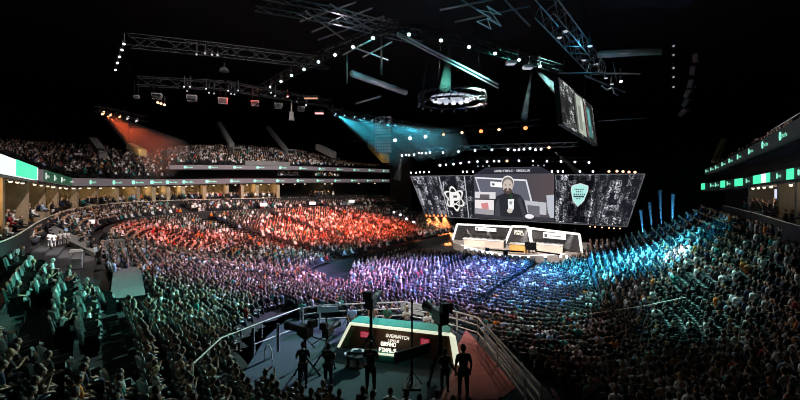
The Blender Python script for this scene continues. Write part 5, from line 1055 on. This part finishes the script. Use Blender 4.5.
spot('desk_fill', (3, 9, 24), onz(455, 313, PZ+.8), (1, .9, .8), 8000, 3., .8)
# stage
for k, (v, p) in enumerate(((-27, 14000), (-19, 14000), (-12, 14000))): spot('stage_wash', uv(40, v*.5-5, 15), uv(56, v, 1.5), (1, .9, .82), p, 7, .7)
spot('orange_stage_wash', uv(60, -42, 9), uv(52, -36, 1), (1, .35, .12), 9000, 6, .9)
# platform
spot('platform_wash', uv(34, -14, 20), onz(395, 325, PZ+1), (1, .93, .75), 2520, 4.5, .8)
spot('platform_wash', uv(34, -8, 20), onz(478, 350, PZ), (1, .7, .6), 2940, 3.5, .8)
spot('platform_wash', uv(16, -6, 25), onz(330, 340, PZ), (.1, .8, .9), 1819, 6, .9)
# upper tier
spot('tier_wash', uv(45, -25, 28), tierpt(100, .5), (.85, .95, 1), 924, 22, 1)
spot('tier_wash', uv(50, -25, 28), tierpt(250, .5), (.95, .97, 1), 1795, 24, 1)
spot('rig_wash', uv(40, -30, 26), RR.pt(770, 2, 13), (.9, .95, 1), 15840, 12, 1)
# added point fills that brighten the trusses, pipes and ring
def pl(P, col, p): plight('rig_fill', P, col, p*.16, .3)
pl(onz(492, 20, 19), (.15, .75, 1), 260); pl(onz(582, 44, 18.6), (.1, .6, 1), 330); pl(onz(590, 58, 18), (.15, .8, 1), 120); pl(onz(365, 45, 18.5), (.2, .9, .85), 260); pl(onz(340, 20, 21), (.9, .85, .95), 700); pl(onz(385, 12, 21), (.9, .8, .85), 260)
pl(onz(398, 97, 17.5), (.95, .95, 1), 500); pl(onz(370, 88, 17.2), (.9, .95, 1), 160); pl(onz(480, 84, 17.5), (.9, .95, 1), 110); pl(onz(440, 60, 17.8), (.9, .95, 1), 60); pl(onz(640, 60, 17.6), (.95, .95, 1), 160); pl(onz(200, 88, 17), (.8, .9, 1), 12); pl(onz(270, 100, 16.5), (.8, .9, 1), 16); pl(onz(160, 99, 16.6), (.8, .9, 1), 16)
pl(at(384, 140, 62), (.7, .95, 1), 330); pl(RC+Vector((0, 0, -.8)), (.75, .85, 1), 40); pl(onz(420, 20, 20), (.5, .7, .8), 100); pl(at(692, 85, 55), (.8, .9, 1), 70)
# ---------------------------------------------------------------- haze lit by real beams
def beam_haze(name, P, T, r0, r1, dens, label, col, power, n=16, aniso=.2):
    P, T = Vector(P), Vector(T); k = MB(); k.tube((0, 0, 0), T-P, r0, n, r1); o = k.build(name, haze_mat(name+'_haze', dens, (1, 1, 1), aniso)); o.location = P; tag(o, label, 'haze', 'lit haze beams', 'stuff')
    if power: spot('beam_light', P+(T-P).normalized()*.45, T, col, power, r1*.95, .25, .05)
    return o
CY = (.05, .75, 1)
# cyan fan from the row left of stage
A = [onv(x, y, -28) for x, y in ((335, 114.5), (354, 117.3), (380, 122), (403, 127))]
for i, (P, tp) in enumerate(zip(A, ((400, 150), (425, 145), (440, 145), (455, 143)))):
    T = at(tp[0], tp[1], P.y+8); beam_haze('haze_beam', P, T, .15, 2.3, .09, 'cyan haze beam, %s from left in the fan below the cyan row' % nth(i), CY, 9000 if i == 0 else 9000)
beam_haze('haze_beam', onz(102.8, 113, 17.5), at(170, 160, 52), .2, 3.2, .05, 'reddish haze beam slanting down from the warm cluster at far left', (1, .13, .04), 9000)
for i, (px, y0, y1, p) in enumerate(((643.5, 238, 214, 500), (652.5, 236, 206, 500), (661.5, 233.5, 194, 1100), (672, 230, 198, 1300))):
    B = at(px, y0, 54); T = at(px-3 if i < 2 else px+(-1.5 if i == 2 else 1), y1-4, 54); beam_haze('haze_beam', B, T, .07, .24, .3, 'upright blue haze beam, %s from left at right of the video wall' % nth(i), (.1, .5, 1), p*16, 10)
    o = MB(); o.tube((0, 0, -.5), (0, 0, 0), .2, 8); ob = o.build('floor_spotlight', M['black']); ob.location = B; k = MB(); k.sphere((0, 0, .02), .16, 8, 5); k.build('lens', LENS['white'], ob); tag(ob, 'upturned floor spotlight, %s from left at right of the video wall' % nth(i), 'spotlight', 'floor spotlights')
beam_haze('haze_beam', onz(450.5, 44, 19), at(445, 88, 30), .08, .45, .12, 'thin white haze beam above the lighting ring', (.9, .97, 1), 18, 10)
beam_haze('haze_beam', onz(532, 69, 19), at(524, 118, 40), .05, .35, .045, 'thin white haze beam below the right blinder lamp', (.9, .97, 1), 22, 10)
beam_haze('haze_beam', onz(535, 69, 19), at(557, 90, 38), .06, .4, .1, 'short white haze beam slanting to the hanging screen', (.9, .97, 1), 10, 10)
beam_haze('haze_beam', onu(551, 148.5, 58), at(580, 174, 60), .1, .5, .12, 'thin white haze beam slanting down at right of the second row', (.95, .97, 1), 700, 10)
beam_haze('haze_beam', onu(402, 156, 58), at(397, 180, 70), .1, .8, .1, 'pale haze beam below the left end of the second row', (.95, .97, 1), 350, 10)
for i, (x0, y0, x1, y1) in enumerate(((467, 224.5, 478, 243), (489, 224, 494, 243), (530, 224, 527, 241), (577, 227, 568, 247))):
    P = gl(x0, y0)+SN*.8; T = gl(x1, y1)+SN*1.6; beam_haze('haze_beam', P, T, .1, .6, .18, 'white haze beam, %s from left on the stage' % nth(i), (1, .97, .92), 600, 10)
k = MB(); c = flat(onscr(434, 200, 3.), 2.6); k.sphere((0, 0, 0), 1, 16, 10, (4.0, 2.4, 2.6)); o = k.build('haze_cloud', haze_mat('orange_haze', .05)); o.location = c; tag(o, 'orange-lit haze cloud under the left wing of video wall', 'haze', None, 'stuff')
for px in (428, 436, 444): spot('orange_beam', onscr(px, 215.5, .8), flat(onscr(px+4, 240, 5), 0), (1, .28, .08), 15000, 2.2, .6, .1)
# cyan haze drifting above the second row
k = MB(); c = at(428, 145, 66); k.sphere((0, 0, 0), 1, 16, 10, (7, 3, 2.2)); o = k.build('haze_cloud', haze_mat('cyan_haze', .05)); o.location = c; tag(o, 'dim cyan haze cloud hanging between the first and second light rows', 'haze', None, 'stuff')
spot('cyan_beam', at(395, 126, 62), at(440, 150, 68), (.05, .65, 1), 12000, 4, .8, .2)
spot('teal_beam', onz(373, 38, 20), onz(365, 110, 16), (.1, .75, .85), 1500, 9, .9, .2)

# white-clad staff and a small white kiosk by the sloping stair wall
for i, (px, py) in enumerate(((50, 248), (53.5, 246.5), (60, 245), (64, 244.5), (68, 244))):
    P = BP(px, py); put_person(F['down'], 'person', P, .6+.3*i, (.9, .9, .9), (.02, .02, .02), (.5, .5, .5), 'person in white standing %s from left on the dark sloping stairs' % nth(i), 'white-clad staff', .55, PARTS_SEAT)
P = BP(75, 268); rt = empty('kiosk', P, .6, 'small white-lit kiosk counter between the left seat blocks', 'kiosk'); k = MB(); k.box((0, 0, .5), (1.3, .5, 1.)); k.build('counter', M['white'], rt); k = MB(); k.hexa([(-.8,-.5,1.7),(.8,-.5,1.7),(.8,.5,1.7),(-.8,.5,1.7),(-.6,-.3,1.95),(.6,-.3,1.95),(.6,.3,1.95),(-.6,.3,1.95)]); k.build('canopy', M['white'], rt); rt.scale = (.4, .4, .55)
for a in (-.7, .7): k = MB(); k.tube((a, 0, 0), (a, 0, 1.7), .04, 6); k.build('post', M['white'], rt)
spot('kiosk_fill', BP(66, 255)+Vector((3, -1, 9)), BP(64, 252), (1, .97, .95), 9000, 2.2, .8)  # added spot with no fixture, brightens the staff and kiosk

for i, (px, py) in enumerate(((671, 263), (675, 260.5), (679, 261.5), (682, 258.5), (686, 262), (690, 258.5))):
    P = BP(px, py+2); put_person(F['down'], 'person', P, .5*i, (.92, .92, .92), (.03, .02, .015), (.6, .6, .6), 'person in white standing %s from left in the white-lit patch of right stand' % nth(i), 'white-lit standing people', .8, PARTS_SEAT)
